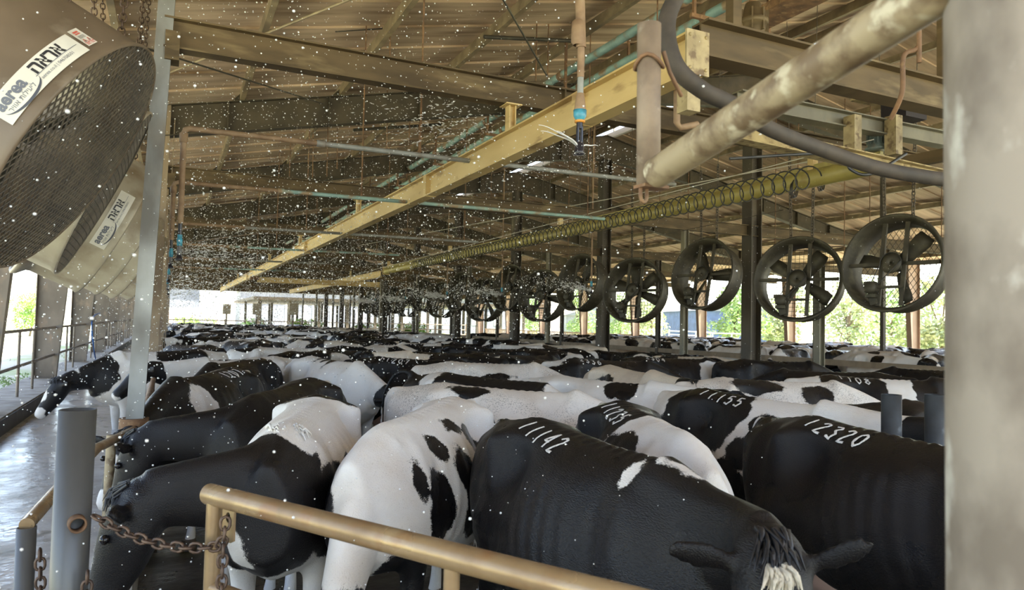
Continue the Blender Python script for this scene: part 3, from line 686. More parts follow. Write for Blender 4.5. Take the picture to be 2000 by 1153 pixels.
HEROES = [
 dict(H=(600, 763), W=(452, 862), pose='bent', dx=.14, base='W', lod=0, blobs=[(B, 1.5, -.25, 1.12, .52, .62, .5), (B, 1.08, .3, .98, .32, .35, .24), (B, .66, .36, .98, .3, .25, .26), (Wt, .95, .08, 1.42, .34, .34, .22), (Wt, .42, .2, 1.2, .34, .5, .34), (B, -.10, .0, 1.42, .20, .3, .24), (Wt, .9, .1, .5, 1.2, .45, .26), (Wt, 1.46, -.34, .86, .16, .3, .13)],
      label='cow with black neck and white saddle bending its head behind the chained post', tufts=CREST(60, 'hair_white')),
 dict(H=(650, 738), W=(480, 787), pose='bent', blobs=[(Wt, -.45, 0, 1.35, .2, .2, .2)], label='all black cow with its neck just behind the white saddled cow'),
 dict(H=(905, 772), W=(790, 858), dyaw=-9, pose='down', base='W', lod=0, blobs=[(B, 1.00, .30, .98, .13, .2, .22), (B, .70, .36, 1.14, .11, .2, .13), (B, .86, .24, 1.27, .07, .13, .08), (B, 1.16, .24, 1.16, .05, .12, .11), (B, .58, .22, 1.36, .08, .1, .05), (B, .66, .39, .88, .11, .2, .17), (B, .40, .34, 1.24, .11, .2, .11), (B, .22, .32, 1.12, .09, .2, .14), (B, .42, .39, .80, .06, .2, .07), (B, 1.36, -.22, .95, .34, .20, .30), (B, 1.22, .25, .66, .26, .22, .20), (B, -.15, .28, 1.1, .12, .2, .3)],
      label='white cow with black oval spots on its flank, in the middle of the front row'),
 dict(H=(1030, 826), W=(1295, 893), pose='right', dyaw=-12, lod=0, blobs=[(Wt, 1.0, -.14, 1.36, .035, .12, .05), (Wt, 1.17, .0, 1.40, .10, .05, .05), (Wt, -.50, 0, 1.1, .07, .05, .4), (Wt, .5, -.1, .52, .12, .3, .10)],
      label='glossy black cow branded 11142 with its head turned towards the gate', text='11142', tufts=[(tuple(head_frame('right')[0]+head_frame('right')[1]*.09+head_frame('right')[3]*.115), tuple(head_frame('right')[1]), tuple(head_frame('right')[3]), 70, .07, .03, 'hair_cream'), ((1.17, 0, 1.37), (.3, -1, -.35), (0, 0, 1), 60, .08, .05, 'hair_cream')]),
 dict(H=(1205, 785), W=(1400, 850), dyaw=-8, pose='down', base='W', lod=0, blobs=[(B, .12, -.1, 1.30, .44, .5, .44), (B, .74, -.22, 1.22, .20, .2, .15), (B, 1.0, -.3, .80, .35, .3, .30)], label='black rumped cow branded 11235 with a white shoulder', text='11235'),
 dict(H=(1385, 765), W=(1590, 798), pose='level', base='W', blobs=[(B, .18, -.15, 1.25, .42, .4, .36), (B, .80, -.24, 1.25, .15, .2, .10), (B, 1.05, -.16, 1.29, .10, .2, .07), (B, .62, -.33, 1.05, .12, .2, .14), (B, .5, -.35, .8, .2, .2, .2)], label='cow branded 11155 with black spots on its white shoulder', text='11155'),
 dict(H=(1640, 828), W=(1880, 885), pose='down', lod=0, blobs=[(Wt, -.50, 0, 1.2, .06, .05, .3)], label='black cow branded 12320 against the big blurred post', text='12320'),
 dict(H=(905, 757), W=(1120, 777), base='W', blobs=[(B, .30, -.12, 1.40, .17, .1, .08)], mt='roan_coat', label='speckled white cow with one black mark, across the middle behind the front row'),
 dict(H=(845, 727), W=(1095, 752), pose='tailup', base='W', blobs=[(B, .62, 0, 1.25, .62, .6, .55), (B, -.3, 0, 1.1, .22, .4, .4), (B, -.5, 0, 1.3, .3, .3, .5)], label='black cow lifting its arched black tail over a white rump'),
 dict(H=(1190, 716), W=(1268, 733), pose='level', base='W', blobs=[(B, .35, -.25, 1.22, .26, .25, .15), (B, .1, -.3, .95, .3, .3, .16)], mt='dusty_coat', label='tan dusted white cow with a shaggy crest and black flank mark', tufts=CREST(40, 'hair_cream')),
 dict(H=(880, 708), yaw=-8, base='W', blobs=[(B, .5, -.3, 1.25, .3, .2, .06)], mt='roan_coat', label='plain white cow with a thin black streak along its side'),
 dict(H=(735, 700), yaw=-30, blobs=[(Wt, .9, 0, 1.5, .5, .06, .05)], label='black cow branded 11207 with a white line on its back', text='11207'),
 dict(H=(610, 698), yaw=-70, base='W', blobs=[(B, .3, .15, 1.4, .05, .25, .2), (B, .45, .15, 1.4, .04, .25, .2), (B, .6, .15, 1.4, .05, .3, .2), (B, .1, .2, 1.3, .1, .2, .15)], label='white cow with thin black stripes across its back'),
 dict(H=(395, 724), W=(300, 746), dx=.22, dy=.1, blobs=[(Wt, 1.05, .25, 1.2, .17, .2, .32), (Wt, -.4, .1, 1.4, .1, .1, .1)], label='black cow with a white shoulder blaze beside the near grey post', text='1207', side=1),
 dict(H=(500, 700), yaw=240, blobs=[(Wt, .0, 0, 1.47, .3, .08, .1), (Wt, .9, .3, 1.0, .1, .2, .4)], label='black cow with a white hip crest, left of the striped cow'),
 dict(H=(385, 684), yaw=205, base='W', blobs=[(B, .3, .1, 1.3, .4, .4, .25), (B, 1.4, 0, 1.1, .3, .3, .3)], label='white shouldered cow with a black back, second from the near grey post'),
 dict(H=(680, 672), yaw=-10, base='W', blobs=[(B, .35, .1, 1.35, .2, .25, .18)], mt='roan_coat', label='cream white cow with one black saddle patch in the middle left'),
 dict(H=(1120, 702), yaw=-15, blobs=[(Wt, -.35, 0, 1.4, .2, .2, .12)], label='black cow branded 2336 with a white rump', text='2336'),
 dict(H=(1250, 698), yaw=-20, blobs=[(Wt, 1.2, -.2, 1.2, .25, .2, .25)], label='black cow branded 2304 with a white shoulder', text='2304'),
 dict(H=(1620, 735), yaw=-35, pose='level', base='W', blobs=[(B, .2, -.1, 1.3, .35, .4, .4), (B, 1.1, -.1, 1.2, .3, .4, .5)], label='cow branded 1108 with a white belt behind its shoulder', text='1108'),
 dict(H=(1450, 703), yaw=-18, blobs=[], label='long all black cow in front of the concrete feed barrier'),
 dict(H=(1400, 738), yaw=-25, base='W', blobs=[(B, .3, -.1, 1.38, .25, .2, .1), (B, .9, -.2, 1.3, .2, .2, .1)], mt='roan_coat', label='white cow with small black back marks behind the cow branded 11155'),
 dict(H=(1765, 785), yaw=-40, blobs=[(Wt, .8, -.2, 1.3, .06, .3, .3)], label='dark cow behind the two round bollards'),
]
CIRC = [(-.38, .24), (0, .30), (.35, .37), (.7, .36), (1.05, .29), (1.4, .17), (1.72, .14), (2.05, .13), (2.28, .09)]
ST0 = [list(from_pixels(h['H'], h.get('W'), h.get('yaw'))) for h in HEROES]
for k, h in enumerate(HEROES): ST0[k][2] += R_(h.get('dyaw', 0)); ST0[k][0] += h.get('dx', 0); ST0[k][1] += h.get('dy', 0)
def circ(st, pose='low'):
    c, n = math.cos(st[2]), math.sin(st[2])
    return [(st[0]+c*t*.97, st[1]+n*t*.97, r*.97) for t, r in (CIRC if pose not in ('bent', 'away') else CIRC[:6])]
for it in range(160):                      # nobody stands inside a neighbour: ease them apart
    for i in range(len(ST0)):
        for j in range(i):
            if abs(ST0[i][0]-ST0[j][0])+abs(ST0[i][1]-ST0[j][1]) > 5.5: continue
            A_, B_ = circ(ST0[i], HEROES[i].get('pose')), circ(ST0[j], HEROES[j].get('pose')); worst = None
            for a in A_:
                for b in B_:
                    dx, dy = a[0]-b[0], a[1]-b[1]; d = math.hypot(dx, dy)+1e-6; pen = (a[2]+b[2])*.90-d
                    if pen > 0 and (worst is None or pen > worst[0]): worst = (pen, dx/d, dy/d)
            if worst:
                wi = .15 if i < 7 else 1.0; wj = .15 if j < 7 else 1.0; q = worst[0]*.35
                ST0[i][0] += worst[1]*q*wi/(wi+wj); ST0[i][1] += worst[2]*q*wi/(wi+wj); ST0[j][0] -= worst[1]*q*wj/(wi+wj); ST0[j][1] -= worst[2]*q*wj/(wi+wj)
for k, h in enumerate(HEROES): hero(stance=ST0[k], **h)

# the rest of the herd packed behind them, and the group in the far pen
CIRC = [(-.38, .24), (0, .30), (.35, .37), (.7, .36), (1.05, .29), (1.4, .17), (1.72, .14), (2.05, .13), (2.28, .09)]
def clear(x, y, yaw, s, k=1.03):
    c, n = math.cos(yaw), math.sin(yaw); P = [(x+c*t*s, y+n*t*s, r*s) for t, r in CIRC]
    for (px, py) in POSTS:
        if any((px-a)**2+(py-b)**2 < (r+.12)**2 for a, b, r in P): return False
    for (a, b, w, q) in HERD:
        if abs(a-x)+abs(b-y) > 5.5: continue
        c2, n2 = math.cos(w), math.sin(w)
        for t, r in CIRC:
            X, Y = a+c2*t*q, b+n2*t*q
            for p in P:
                if (X-p[0])**2+(Y-p[1])**2 < ((r*q+p[2])*k)**2: return False
    return True
POSTS = [(x, Y) for Y in BAYS for x in (9.7, 13.55, 11.55)]+[(10.0, 8.8), (16.8, 12.75)]+[(-.2, Y) for Y in BAYS]
VAR = {}
def variant(lod, k):
    if (lod, k) not in VAR:
        rs = random.Random(100*lod+k); pose = ['low', 'level', 'down', 'low', 'low', 'level'][k % 6]
        base, bl, word = rand_coat(rs, pose); mt = ['holstein_coat', 'holstein_coat', 'holstein_coat', 'roan_coat', 'holstein_coat', 'dusty_coat'][(k*5+k//6) % 6]
        if word == 'mostly white' and mt == 'dusty_coat': word = 'dusty white'
        VAR[(lod, k)] = (dressed(pose, lod, base, bl, mt), pose, word)
    return VAR[(lod, k)]
rs = random.Random(5); n_fill = 0
def zone(x, y):
    d = 'close behind the front rows' if y < 12 else 'halfway down the barn' if y < 22 else 'far down the barn' if y < 38 else 'at the far end'
    w = 'feed rail side' if x < 3 else 'mid pen' if x < 6.8 else 'barrier side'
    return d+', '+w
def fill(x0, x1, y0, y1, n, tries, yaws, jit, maxn, second=False):
    global n_fill
    cand = sorted([(rs.uniform(y0, y1), rs.uniform(x0, x1)) for _ in range(tries)])
    cnt = 0
    for y, x in cand:
        if cnt >= maxn: break
        px = RC.T @ np.array([x, y, .0]); 
        u = 1000+F_PX*px[0]/px[2] if px[2] > 1 else -999
        if not -60 < u < 1960: continue
        yaw = R_(rs.choice(yaws)+rs.uniform(-jit, jit)); s = rs.uniform(.92, 1.0)
        ex, ey = x+math.cos(yaw)*2.1, y+math.sin(yaw)*2.1; tx, ty = x-.5*math.cos(yaw), y-.5*math.sin(yaw)
        if not (x0-.9 < ex < x1+.3 and x0+.15 < tx < x1-.05): continue
        if not clear(x, y, yaw, s): continue
        lod = 1 if y < 13 and not second else 2
        me, pose, word = variant(lod, rs.randrange(12 if lod == 1 else 22))
        lab = '%s cow in the herd %s' % (word, zone(x, y)) if not second else '%s cow in the far pen beyond the barrier, %s' % (word, 'near side' if y < 20 else 'middle' if y < 32 else 'far side')
        place(me, pose, x, y, yaw, s, 0, lod == 1, lab, lab.replace(' cow ', ' cows '), ()); cnt += 1
    return cnt
c1 = fill(.3, 9.3, 5.2, 58, 0, 12000, (180, 205, 235, 250, 210, 0, -20, 20, -50, -70, 120), 18, 190)
c2 = fill(13.9, 24.6, 9.5, 56, 0, 3500, (180, 0, 170, 190, 90, -90, 10), 14, 85, True)
print('herd', len(HEROES), c1, c2)
# ------------------------------------------------------------------ fans
def clip_line(p, d, r):
    b = p[0]*d[0]+p[1]*d[1]; c = p[0]**2+p[1]**2-r*r; q = b*b-c
    if q <= 0: return None
    q = math.sqrt(q); return ((p[0]+d[0]*(-b-q), p[1]+d[1]*(-b-q)), (p[0]+d[0]*(-b+q), p[1]+d[1]*(-b+q)))
def guard_mesh(x, R, step, ang, wire, dome=.03, seg=6):
    mb = MB()
    for a in ang:
        d = (math.cos(a), math.sin(a)); nrm = (-d[1], d[0]); k = -R+step/2
        while k < R:
            c = clip_line((nrm[0]*k, nrm[1]*k), d, R)
            if c:
                pts = []
                for i in range(seg+1):
                    t = i/seg; y = c[0][0]+(c[1][0]-c[0][0])*t; z = c[0][1]+(c[1][1]-c[0][1])*t; pts.append((x+dome*(1-(y*y+z*z)/(R*R)), y, z))
                mb.path(pts, wire, 4, False)
            k += step
    return mb
def text_mesh(body, size, fn, mb, align='LEFT', bold=0.0):
    """lettering laid on a surface by fn(u, v)"""
    cu = bpy.data.curves.new('t', 'FONT'); cu.body = body; cu.size = size; cu.align_x = align; cu.offset = bold; cu.resolution_u = 3
    o = bpy.data.objects.new('t', cu); COL.objects.link(o); dg = bpy.context.evaluated_depsgraph_get(); me = bpy.data.meshes.new_from_object(o.evaluated_get(dg), depsgraph=dg)
    bm = bmesh.new(); bm.from_mesh(me); bmesh.ops.triangulate(bm, faces=bm.faces); 
    bm.verts.ensure_lookup_table()
    mb.add([fn(v.co.x, v.co.y) for v in bm.verts], [tuple(v.index for v in f.verts) for f in bm.faces])
    w = max((v.co.x for v in bm.verts), default=0); bm.free(); bpy.data.objects.remove(o); bpy.data.curves.remove(cu); bpy.data.meshes.remove(me); return w
def fan_axes(az, tilt, roll=0.0):
    """outlet direction from a heading (0 = along the barn, 90 = across) and a downward tilt"""
    a = R_(az); t = R_(tilt); ax = Vector((math.sin(a)*math.cos(t), math.cos(a)*math.cos(t), -math.sin(t)))
    sd = ax.cross(Vector((0, 0, 1))).normalized(); up = sd.cross(ax).normalized()
    m = Matrix((ax, -sd, up)).transposed(); return m          # local x = outlet, y = left, z = up
def decal(patch, u0, u1, v0, v1, fn, n=16):
    vs = []
    for i in range(n+1):
        for v in (v0, v1): vs.append(fn(u0+(u1-u0)*i/n, v))
    patch.add(vs, [(2*i, 2*i+1, 2*i+3, 2*i+2) for i in range(n)], True)
def drum_fan(loc, az, tilt, label, group, R=.66, kind='left', guard=('diamond', .05), sticker=None, hi=True, drum_mat='fan_drum', blade0=20, nbl=6, chains=(), L=.46):
    t = thing('drum_fan', label, 'fan', loc, group, world=False); t.rotation_euler = fan_axes(az, tilt).to_euler()
    n = 72 if hi else 36
    mb = MB(); a, b = -L*.55, L*.45
    mb.lathe([(a-.035, R+.045), (a-.05, R+.065), (a-.035, R+.085), (a, R+.07), (a+.05, R+.01), (a+.08, R), (b-.03, R), (b, R+.012), (b+.012, R+.004), (b, R-.012), (a+.08, R-.012), (a+.02, R+.02)], n, closed=True); mb.build('drum', drum_mat, t)
    gm = guard_mesh(b+.006, R-.004, guard[1], (R_(56), R_(-56)) if guard[0] == 'diamond' else (0, PI/2), .0042 if hi else .0048, .035 if hi else .02, 8 if hi else 4); gm.build('guard', 'guard_wire', t)
    mb = MB(); rs = random.Random(int(blade0*7))
    for k in range(nbl):
        th = R_(blade0)+2*PI*k/nbl; vs = []
        for i in range(6):
            r = .10+(R-.17)*i/5; w = .085+.05*i/5-(.03 if i == 5 else 0); tw = R_(38-16*i/5)
            for s in (-1, 1):
                dx = s*w*math.sin(tw); dt = s*w*math.cos(tw); vs.append((dx-.02, r*math.cos(th)-dt*math.sin(th), r*math.sin(th)+dt*math.cos(th)))
        m = len(vs); vs += [(x+.006, y, z) for x, y, z in vs]
        f = [(2*i, 2*i+1, 2*i+3, 2*i+2) for i in range(5)]; mb.add(vs, f+[tuple(q+m for q in reversed(g)) for g in f]+[(2*i, 2*i+2, m+2*i+2, m+2*i) for i in range(5)]+[(2*i+3, 2*i+1, m+2*i+1, m+2*i+3) for i in range(5)]+[(10, 11, m+11, m+10), (1, 0, m, m+1)], True)
    mb.tube((-.09, 0, 0), (.05, 0, 0), .07, n=20); mb.build('blades', 'fan_dark', t)
    mb = MB()
    for y in (-.16, .16): mb.bar((a+.05, y, -math.sqrt(R*R-y*y)+.01), (a+.05, y, math.sqrt(R*R-y*y)-.01),   .06, .03, (1, 0, 0))
    mb.bar((a+.05, -R+.01, .0), (a+.05, R-.01, .0), .03, .05, (0, 0, 1)); mb.bar((a+.03, -.18, -.34), (a+.03, .30, -.34), .03, .035)
    mb.tube((a+.02, 0, 0), (-.05, 0, 0), .03, n=10); mb.lathe([(a-.02, .02), (a-.02, .15), (a, .15), (a, .02)], 24, closed=True); mb.build('bearing_frame', 'fan_dark', t)
    mb = MB(); my, mz = .24, -.36
    mb.lathe([(a-.10, .0), (a-.10, .075), (a-.06, .09), (a+.10, .09), (a+.14, .07), (a+.14, 0)], 16, Matrix.Translation((0, my, mz)))
    for k in range(10):
        q = 2*PI*k/10; mb.bar((a-.05, my+.09*math.cos(q), mz+.09*math.sin(q)), (a+.09, my+.09*math.cos(q), mz+.09*math.sin(q)), .012, .03, (0, math.cos(q), math.sin(q)))
    mb.box((a+.02, my+.09, mz+.07), (.09, .07, .06)); mb.box((a+.03, my, mz-.115), (.14, .15, .05)); mb.bar((a+.03, my, mz-.12), (a+.03, my-.04, -math.sqrt(max(.01, R*R-my*my))+.0), .12, .02, (1, 0, 0)); mo = mb.build('motor', 'fan_dark', t)
    mb = MB(); pts = [(a-.03, .15*math.cos(q)*1.0, .15*math.sin(q)) for q in (R_(-10+18*i) for i in range(11))] + [(a-.03, my+.045*math.cos(q), mz+.045*math.sin(q)) for q in (R_(170+18*i) for i in range(11))]
    mb.path(pts, .008, 5, closed=True); mb.build('drive_belt', 'black_rubber', t)
    if sticker:
        th0, big, plain = sticker; Rs = R+.004
        def P(u, v, r=0.0):       # u along the rim in metres from the start angle, v across towards the inlet
            q = R_(th0)-u*.5/R; return (b-.055-v*.5, (Rs+r)*math.cos(q), (Rs+r)*math.sin(q))
        sg = 1
        f = lambda r: (lambda u, v: P(u, v, r))
        mb = MB(); decal(mb, -.02, 1.02, -.015, .225, f(0), 24); st = mb.build('sticker', 'sticker', t)
        mb = MB(); text_mesh('aerea', .15, lambda u, v: P(.03+u, .10+v, .002), mb, bold=.005); st2 = mb.build('lettering', 'ink_grey', st)
        mb = MB(); text_mesh('\u05d4\u05d0\u05e8\u05d0', .16, lambda u, v: P(.47+u, .10+v, .002), mb, bold=.005)
        mb.build('lettering', 'ink_dark', st)
        mb = MB(); text_mesh('\u05e8\u05d9\u05d5\u05d5\u05d0 \u05ea\u05d5\u05dc\u05d9\u05e2\u05d9\u05dc', .062, lambda u, v: P(.07+u, .04+v, .002), mb)
        text_mesh('aerea.co.il | 046708501', .044, lambda u, v: P(.47+u, .035+v, .002), mb); decal(mb, .45, .98, .088, .093, f(.002)); mb.build('small_lettering', 'ink_grey', st)
        mb = MB(); vs = []; m = 30
        for i in range(m+1):
            q = R_(185)+R_(190)*i/m; w = .010*math.sin(PI*i/m)+.002; cu, cv = .25+.22*math.cos(q), .085+.09*math.sin(q); vs += [P(cu, cv-w, .0025), P(cu, cv+w, .0025)]
        mb.add(vs, [(2*i, 2*i+1, 2*i+3, 2*i+2) for i in range(m)]); mb.build('swoosh', 'ink_blue', st)
        if big:
            mb = MB(); decal(mb, 1.06, 1.19, .02, .235, f(0), 6); w = mb.build('warning_sticker', 'sticker', t)
            for cu in (1.095, 1.155):
                mb = MB(); tri = [(cu-.026, .055), (cu+.026, .055), (cu, .105)]
                for (p, q) in zip(tri, tri[1:]+tri[:1]):
                    d = Vector((q[0]-p[0], q[1]-p[1])); nn = Vector((-d.y, d.x)).normalized()*.003
                    mb.add([P(p[0]-nn.x, p[1]-nn.y, .002), P(q[0]-nn.x, q[1]-nn.y, .002), P(q[0]+nn.x, q[1]+nn.y, .002), P(p[0]+nn.x, p[1]+nn.y, .002)], [(0, 1, 2, 3)])
                decal(mb, cu-.024, cu+.024, .032, .037, f(.002), 3); decal(mb, cu-.024, cu+.018, .043, .047, f(.002), 3); mb.build('warning_triangle', 'ink_red', w)
            mb = MB(); decal(mb, 1.085, 1.15, .185, .205, f(.002), 3); decal(mb, 1.085, 1.15, .165, .178, f(.002), 3); mb.build('warning_heading', 'ink_red', w)
            mb = MB()
            for cu in (1.095, 1.155): mb.add([P(cu-.008, .066, .002), P(cu+.006, .066, .002), P(cu+.002, .088, .002), P(cu-.002, .09, .002)], [(0, 1, 2, 3)])
            for v in (.118, .13, .142): decal(mb, 1.08, 1.165, v, v+.004, f(.002), 3)
            mb.build('warning_lettering', 'ink_dark', w)
    return t
def hang_chain(name, pts, label, group=None, L=.055, w=.034, r=.0055, m='chain_steel'):
    o = MB().chain(pts, L, w, r).build(name, m); tag(o, label, 'chain', group); return o
LF = [(1, at(50, 250, dep=3.7), 98, 30, .68), (2, at(146, 346, dep=5.1), 87, 25, .66), (3, at(176, 424, dep=6.4), 76, 25, .64), (4, at(210, 460, dep=7.9), 74, 26, .62), (5, at(236, 488, dep=9.6), 73, 26, .62), (6, at(262, 512, dep=12.0), 73, 26, .60)]
names = ['nearest big drum fan with a white lettered sticker, top left of the barn', 'second drum fan with a square wire guard, half hidden by the nearest fan', 'third drum fan with a white sticker on its dusty drum, left of the grey post', 'fourth drum fan along the left, its dusty drum behind the third', 'fifth drum fan along the left row, just behind the grey post', 'farthest drum fan of the left row, small beside the brown posts']
for (k, p, az, tilt, R), nm in zip(LF, names):
    st = {1: (183, True, 0), 3: (206, False, 0)}.get(k)
    drum_fan(tuple(p), az, tilt, nm, 'drum fans over the alley', R, guard=('diamond', .036) if k == 1 else ('square', .045), sticker=st, hi=k <= 3, drum_mat='fan_brown' if k == 1 else 'fan_drum', blade0=10+13*k, nbl=3 if k == 1 else 6, L=.58 if k == 1 else .46)
    top = Vector(p)+fan_axes(az, tilt) @ Vector((-.05, .0, R+.03))
    for j, (dx, dy) in enumerate(((-.30, -.14), (.22, .16))):
        a_ = top+Vector((dx*.4, dy*1.6, -.05)); b_ = Vector((a_.x+dx*.3, a_.y+dy, rt(a_.x)+.17))
        if k <= 3: hang_chain('chain', [b_, a_], ['rusty chain holding the nearest fan, outer side', 'rusty chain holding the nearest fan, inner side', 'rusty chain on the second drum fan, outer side', 'rusty chain on the second drum fan, inner side', 'rusty chain on the third drum fan, outer side', 'rusty chain on the third drum fan, inner side'][(k-1)*2+j])
# the row over the feed barrier, seen from behind against the light
RF = [(1755, 521, 190, 80, 10), (1565, 551, 164, 64, 10), (1384, 541, 140, 78, 12), (1245, 571, 126, 64, 10), (1140, 556, 112, 78, 12), (1064, 581, 101, 63, 10), (1003, 566, 92, 76, 12), (951, 588, 85, 62, 10), (905, 572, 76, 74, 12), (868, 588, 70, 62, 10), (833, 580, 64, 74, 12), (800, 592, 58, 62, 10), (772, 588, 53, 72, 12), (748, 597, 49, 64, 10), (728, 592, 46, 72, 10)]
rn = ['first', 'second', 'third', 'fourth', 'fifth', 'sixth', 'seventh', 'eighth', 'ninth', 'tenth', 'eleventh', 'twelfth', 'thirteenth', 'fourteenth', 'fifteenth']
for k, (px, py, hh, az, tilt) in enumerate(RF):
    p = at(px, py, dep=1.4*F_PX/hh); R = .64
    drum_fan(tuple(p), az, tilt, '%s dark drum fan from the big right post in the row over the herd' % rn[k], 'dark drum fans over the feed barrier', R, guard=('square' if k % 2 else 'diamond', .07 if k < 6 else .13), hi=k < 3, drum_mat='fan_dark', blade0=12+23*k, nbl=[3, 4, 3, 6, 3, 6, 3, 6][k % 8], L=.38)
    top = p+Vector((0, 0, R+.03))
    for j, dy in enumerate((-.22, .22)):
        b_ = Vector((p.x+(.1 if j else -.15), p.y+dy*2.0, rt(p.x)+.17)); a_ = top+Vector((0, dy, -.02))
        mb = MB()
        if k < 4: mb.tube(b_, b_.lerp(a_, .62), .006, n=5); mb.chain([b_.lerp(a_, .6), a_], .07, .045, .009, 5)
        else: mb.tube(b_, a_, .008, n=4)
        tag(mb.build('hanging_chain', 'guard_wire'), 'dark hanger chain of the %s dark drum fan from the big right post, %s side' % (rn[k], 'near' if j == 0 else 'far'), 'chain', 'chains of the dark fans')
# ------------------------------------------------------------------ hoist rails, pipes and wires overhead
def bolts(mb, pts, r=.012):
    for p in pts: mb.ball(p, r, 6, 4)
t = thing('hoist_rail', 'long yellow overhead beam running down the left of the herd', 'rail', (2.8, 26, 3.6))
g = MB(); g.ibeam((2.8, 3.38, 3.545), (2.8, 49, 3.58), .13, .26, .014); g.build('beam', 'yellow_rail', t)
g = MB(); g.box((2.8, 3.37, 3.545), (.17, .016, .27)); bolts(g, [(2.8+dx, 3.36, 3.545+dz) for dx in (-.06, .06) for dz in (-.1, .1)]); g.build('end_plate', 'aged_cream', t)
for Y in BAYS[1:9]:
    g = MB(); g.ibeam((2.8, Y, 3.68), (2.8, Y, 3.93), .09, .07, .01, (1, 0, 0)); g.box((2.8, Y, 3.925), (.16, .16, .012)); g.build('hanger', 'yellow_rail', t)
for Y in (4.7, 8.3, 17, 31): g = MB(); g.box((2.8, Y, 3.545), (.135, .10, .262)); g.build('splice', 'yellow_rail', t)
t = thing('hoist_rail', 'yellow overhead pipe beam with a coiled cable, right of the herd', 'rail', (6.7, 14, 3.6))
g = MB(); g.path([(6.7, 5.1, 3.66), (6.7, 24.3, 3.60)], .105, 20); g.bar((6.7, 5.1, 3.78), (6.7, 24.3, 3.72), .05, .07); g.build('beam', 'yellow_pipe', t)
for Y in (6, 12, 18, 24):
    g = MB(); g.bar((6.7, Y, 3.74), (6.7, Y, 3.93), .08, .08, (1, 0, 0)); g.build('hanger', 'yellow_rail', t)
g = MB(); g.box((6.7, 24.33, 3.62), (.25, .02, .28)); g.build('end_plate', 'yellow_rail', t)
t = thing('hoist_rail', 'farther yellow overhead beam ending in the mist, past the coiled cable', 'rail', (6.7, 36, 3.6))
g = MB(); g.ibeam((6.75, 25.2, 3.55), (6.75, 47, 3.58), .13, .24, .014); g.build('beam', 'yellow_rail', t)
for y in (30, 36): MB().box((6.75, y, 3.75), (.06, .06, .40)).build('hanger', 'yellow_rail', t)
t = thing('bridge_beam', 'yellowish cross beam hung under the two overhead rails in the mist', 'beam', (5, 29, 3.3))
g = MB(); g.ibeam((2.9, 28.5, 3.33), (7.6, 28.5, 3.33), .2, .20, .014); g.build('beam', 'yellow_rail', t)
g = MB(); g.box((2.8, 28.5, 3.38), (.3, .25, .13)); g.build('trolley', 'rust', t)
# coiled trailing cable along its wire
g = MB(); pts = []; n = 84*16; y0, y1 = 5.8, 20.5
for i in range(n+1):
    tt = i/n; y = y0+(y1-y0)*tt; a = 2*PI*84*tt; r = .125+.012*math.sin(i*.013)
    pts.append((6.46+r*.62*math.cos(a), y-.07*math.cos(a), 3.62-.06*tt+r*math.sin(a)))
tag(g.path(pts, .0085, 5).build('coiled_cable', 'black_rubber'), 'black coiled cable strung along the yellow pipe beam', 'cable')
for nm, a_, b_, r, m, lab in (
    ('steel_wire', (6.45, 5.0, 3.86), (6.5, 33, 3.62), .0055, 'cable_white', 'pale wire along the top of the yellow pipe beam'),
    ('steel_wire', tuple(at(1640, 305, Y=6.3)), tuple(at(700, 480, Y=24)), .007, 'cable_white', 'pale wire crossing under the ridge towards the mist'),
    ('steel_wire', tuple(at(1530, 410, Y=8.6)), tuple(at(1000, 520, Y=20)), .006, 'guard_wire', 'thin grey wire under the yellow pipe beam'),
    ('brace_rod', tuple(at(265, 88, Y=7.2)), tuple(at(632, 203, Y=11.9)), .011, 'fan_dark', 'dark brace rod slanting behind the grey post'),
    ('brace_rod', tuple(at(268, 168, Y=11.5)), tuple(at(700, -8, Y=6.4)), .014, 'purlin_steel', 'pale brace rod crossing the roof at upper left'),
    ('brace_rod', tuple(at(983, 0, Y=7.3)), tuple(at(1068, 148, Y=9.2)), .012, 'fan_dark', 'dark brace rod left of the near sprinkler pipe'),
    ('brace_rod', tuple(at(655, 62, Y=9.25)), tuple(at(1120, 32, Y=9.4)), .008, 'fan_dark', 'thin rod under the roof above the near cross beam'),
    ('brace_rod', tuple(at(945, 72, Y=9.2)), tuple(at(1118, 80, Y=9.2)), .028, 'fan_dark', 'dark angle bar between two purlins'),
    ('brace_rod', tuple(at(690, 254, Y=14)), tuple(at(862, 243, Y=14)), .028, 'fan_dark', 'dark angle bar below the first rafter')):
    tag(MB().tube(a_, b_, r, n=6).build(nm, m), lab, 'rod' if 'rod' in nm else 'wire')
# thin drop rods from the roof
DROPS = [(763, 30, 115, 9.2), (757, 166, 290, 12.3), (1048, 75, 160, 9.2), (1071, 75, 150, 9.2), (660, 170, 330, 13), (640, 260, 345, 14.5), (612, 255, 347, 14.5), (567, 285, 345, 15.5), (800, 243, 295, 13), (819, 243, 300, 13), (1155, 230, 350, 15), (1163, 240, 350, 15), (960, 330, 400, 20), (1290, 250, 400, 15), (1560, 250, 330, 12), (1515, 440, 520, 12), (1650, 340, 560, 11.5), (1700, 300, 450, 11), (1840, 330, 480, 11), (1110, 450, 560, 18), (1345, 380, 470, 13), ]
for i, (px, y0, y1, Y) in enumerate(DROPS):
    a_ = at(px, y0, Y=Y); b_ = at(px-1.5, y1, Y=Y); a_.z = rt(a_.x)+.17
    tag(MB().tube(a_, b_, .011, n=5).build('drop_rod', 'rust'), 'thin rusty rod hanging from the roof', 'rod', 'thin rods hanging from the roof')
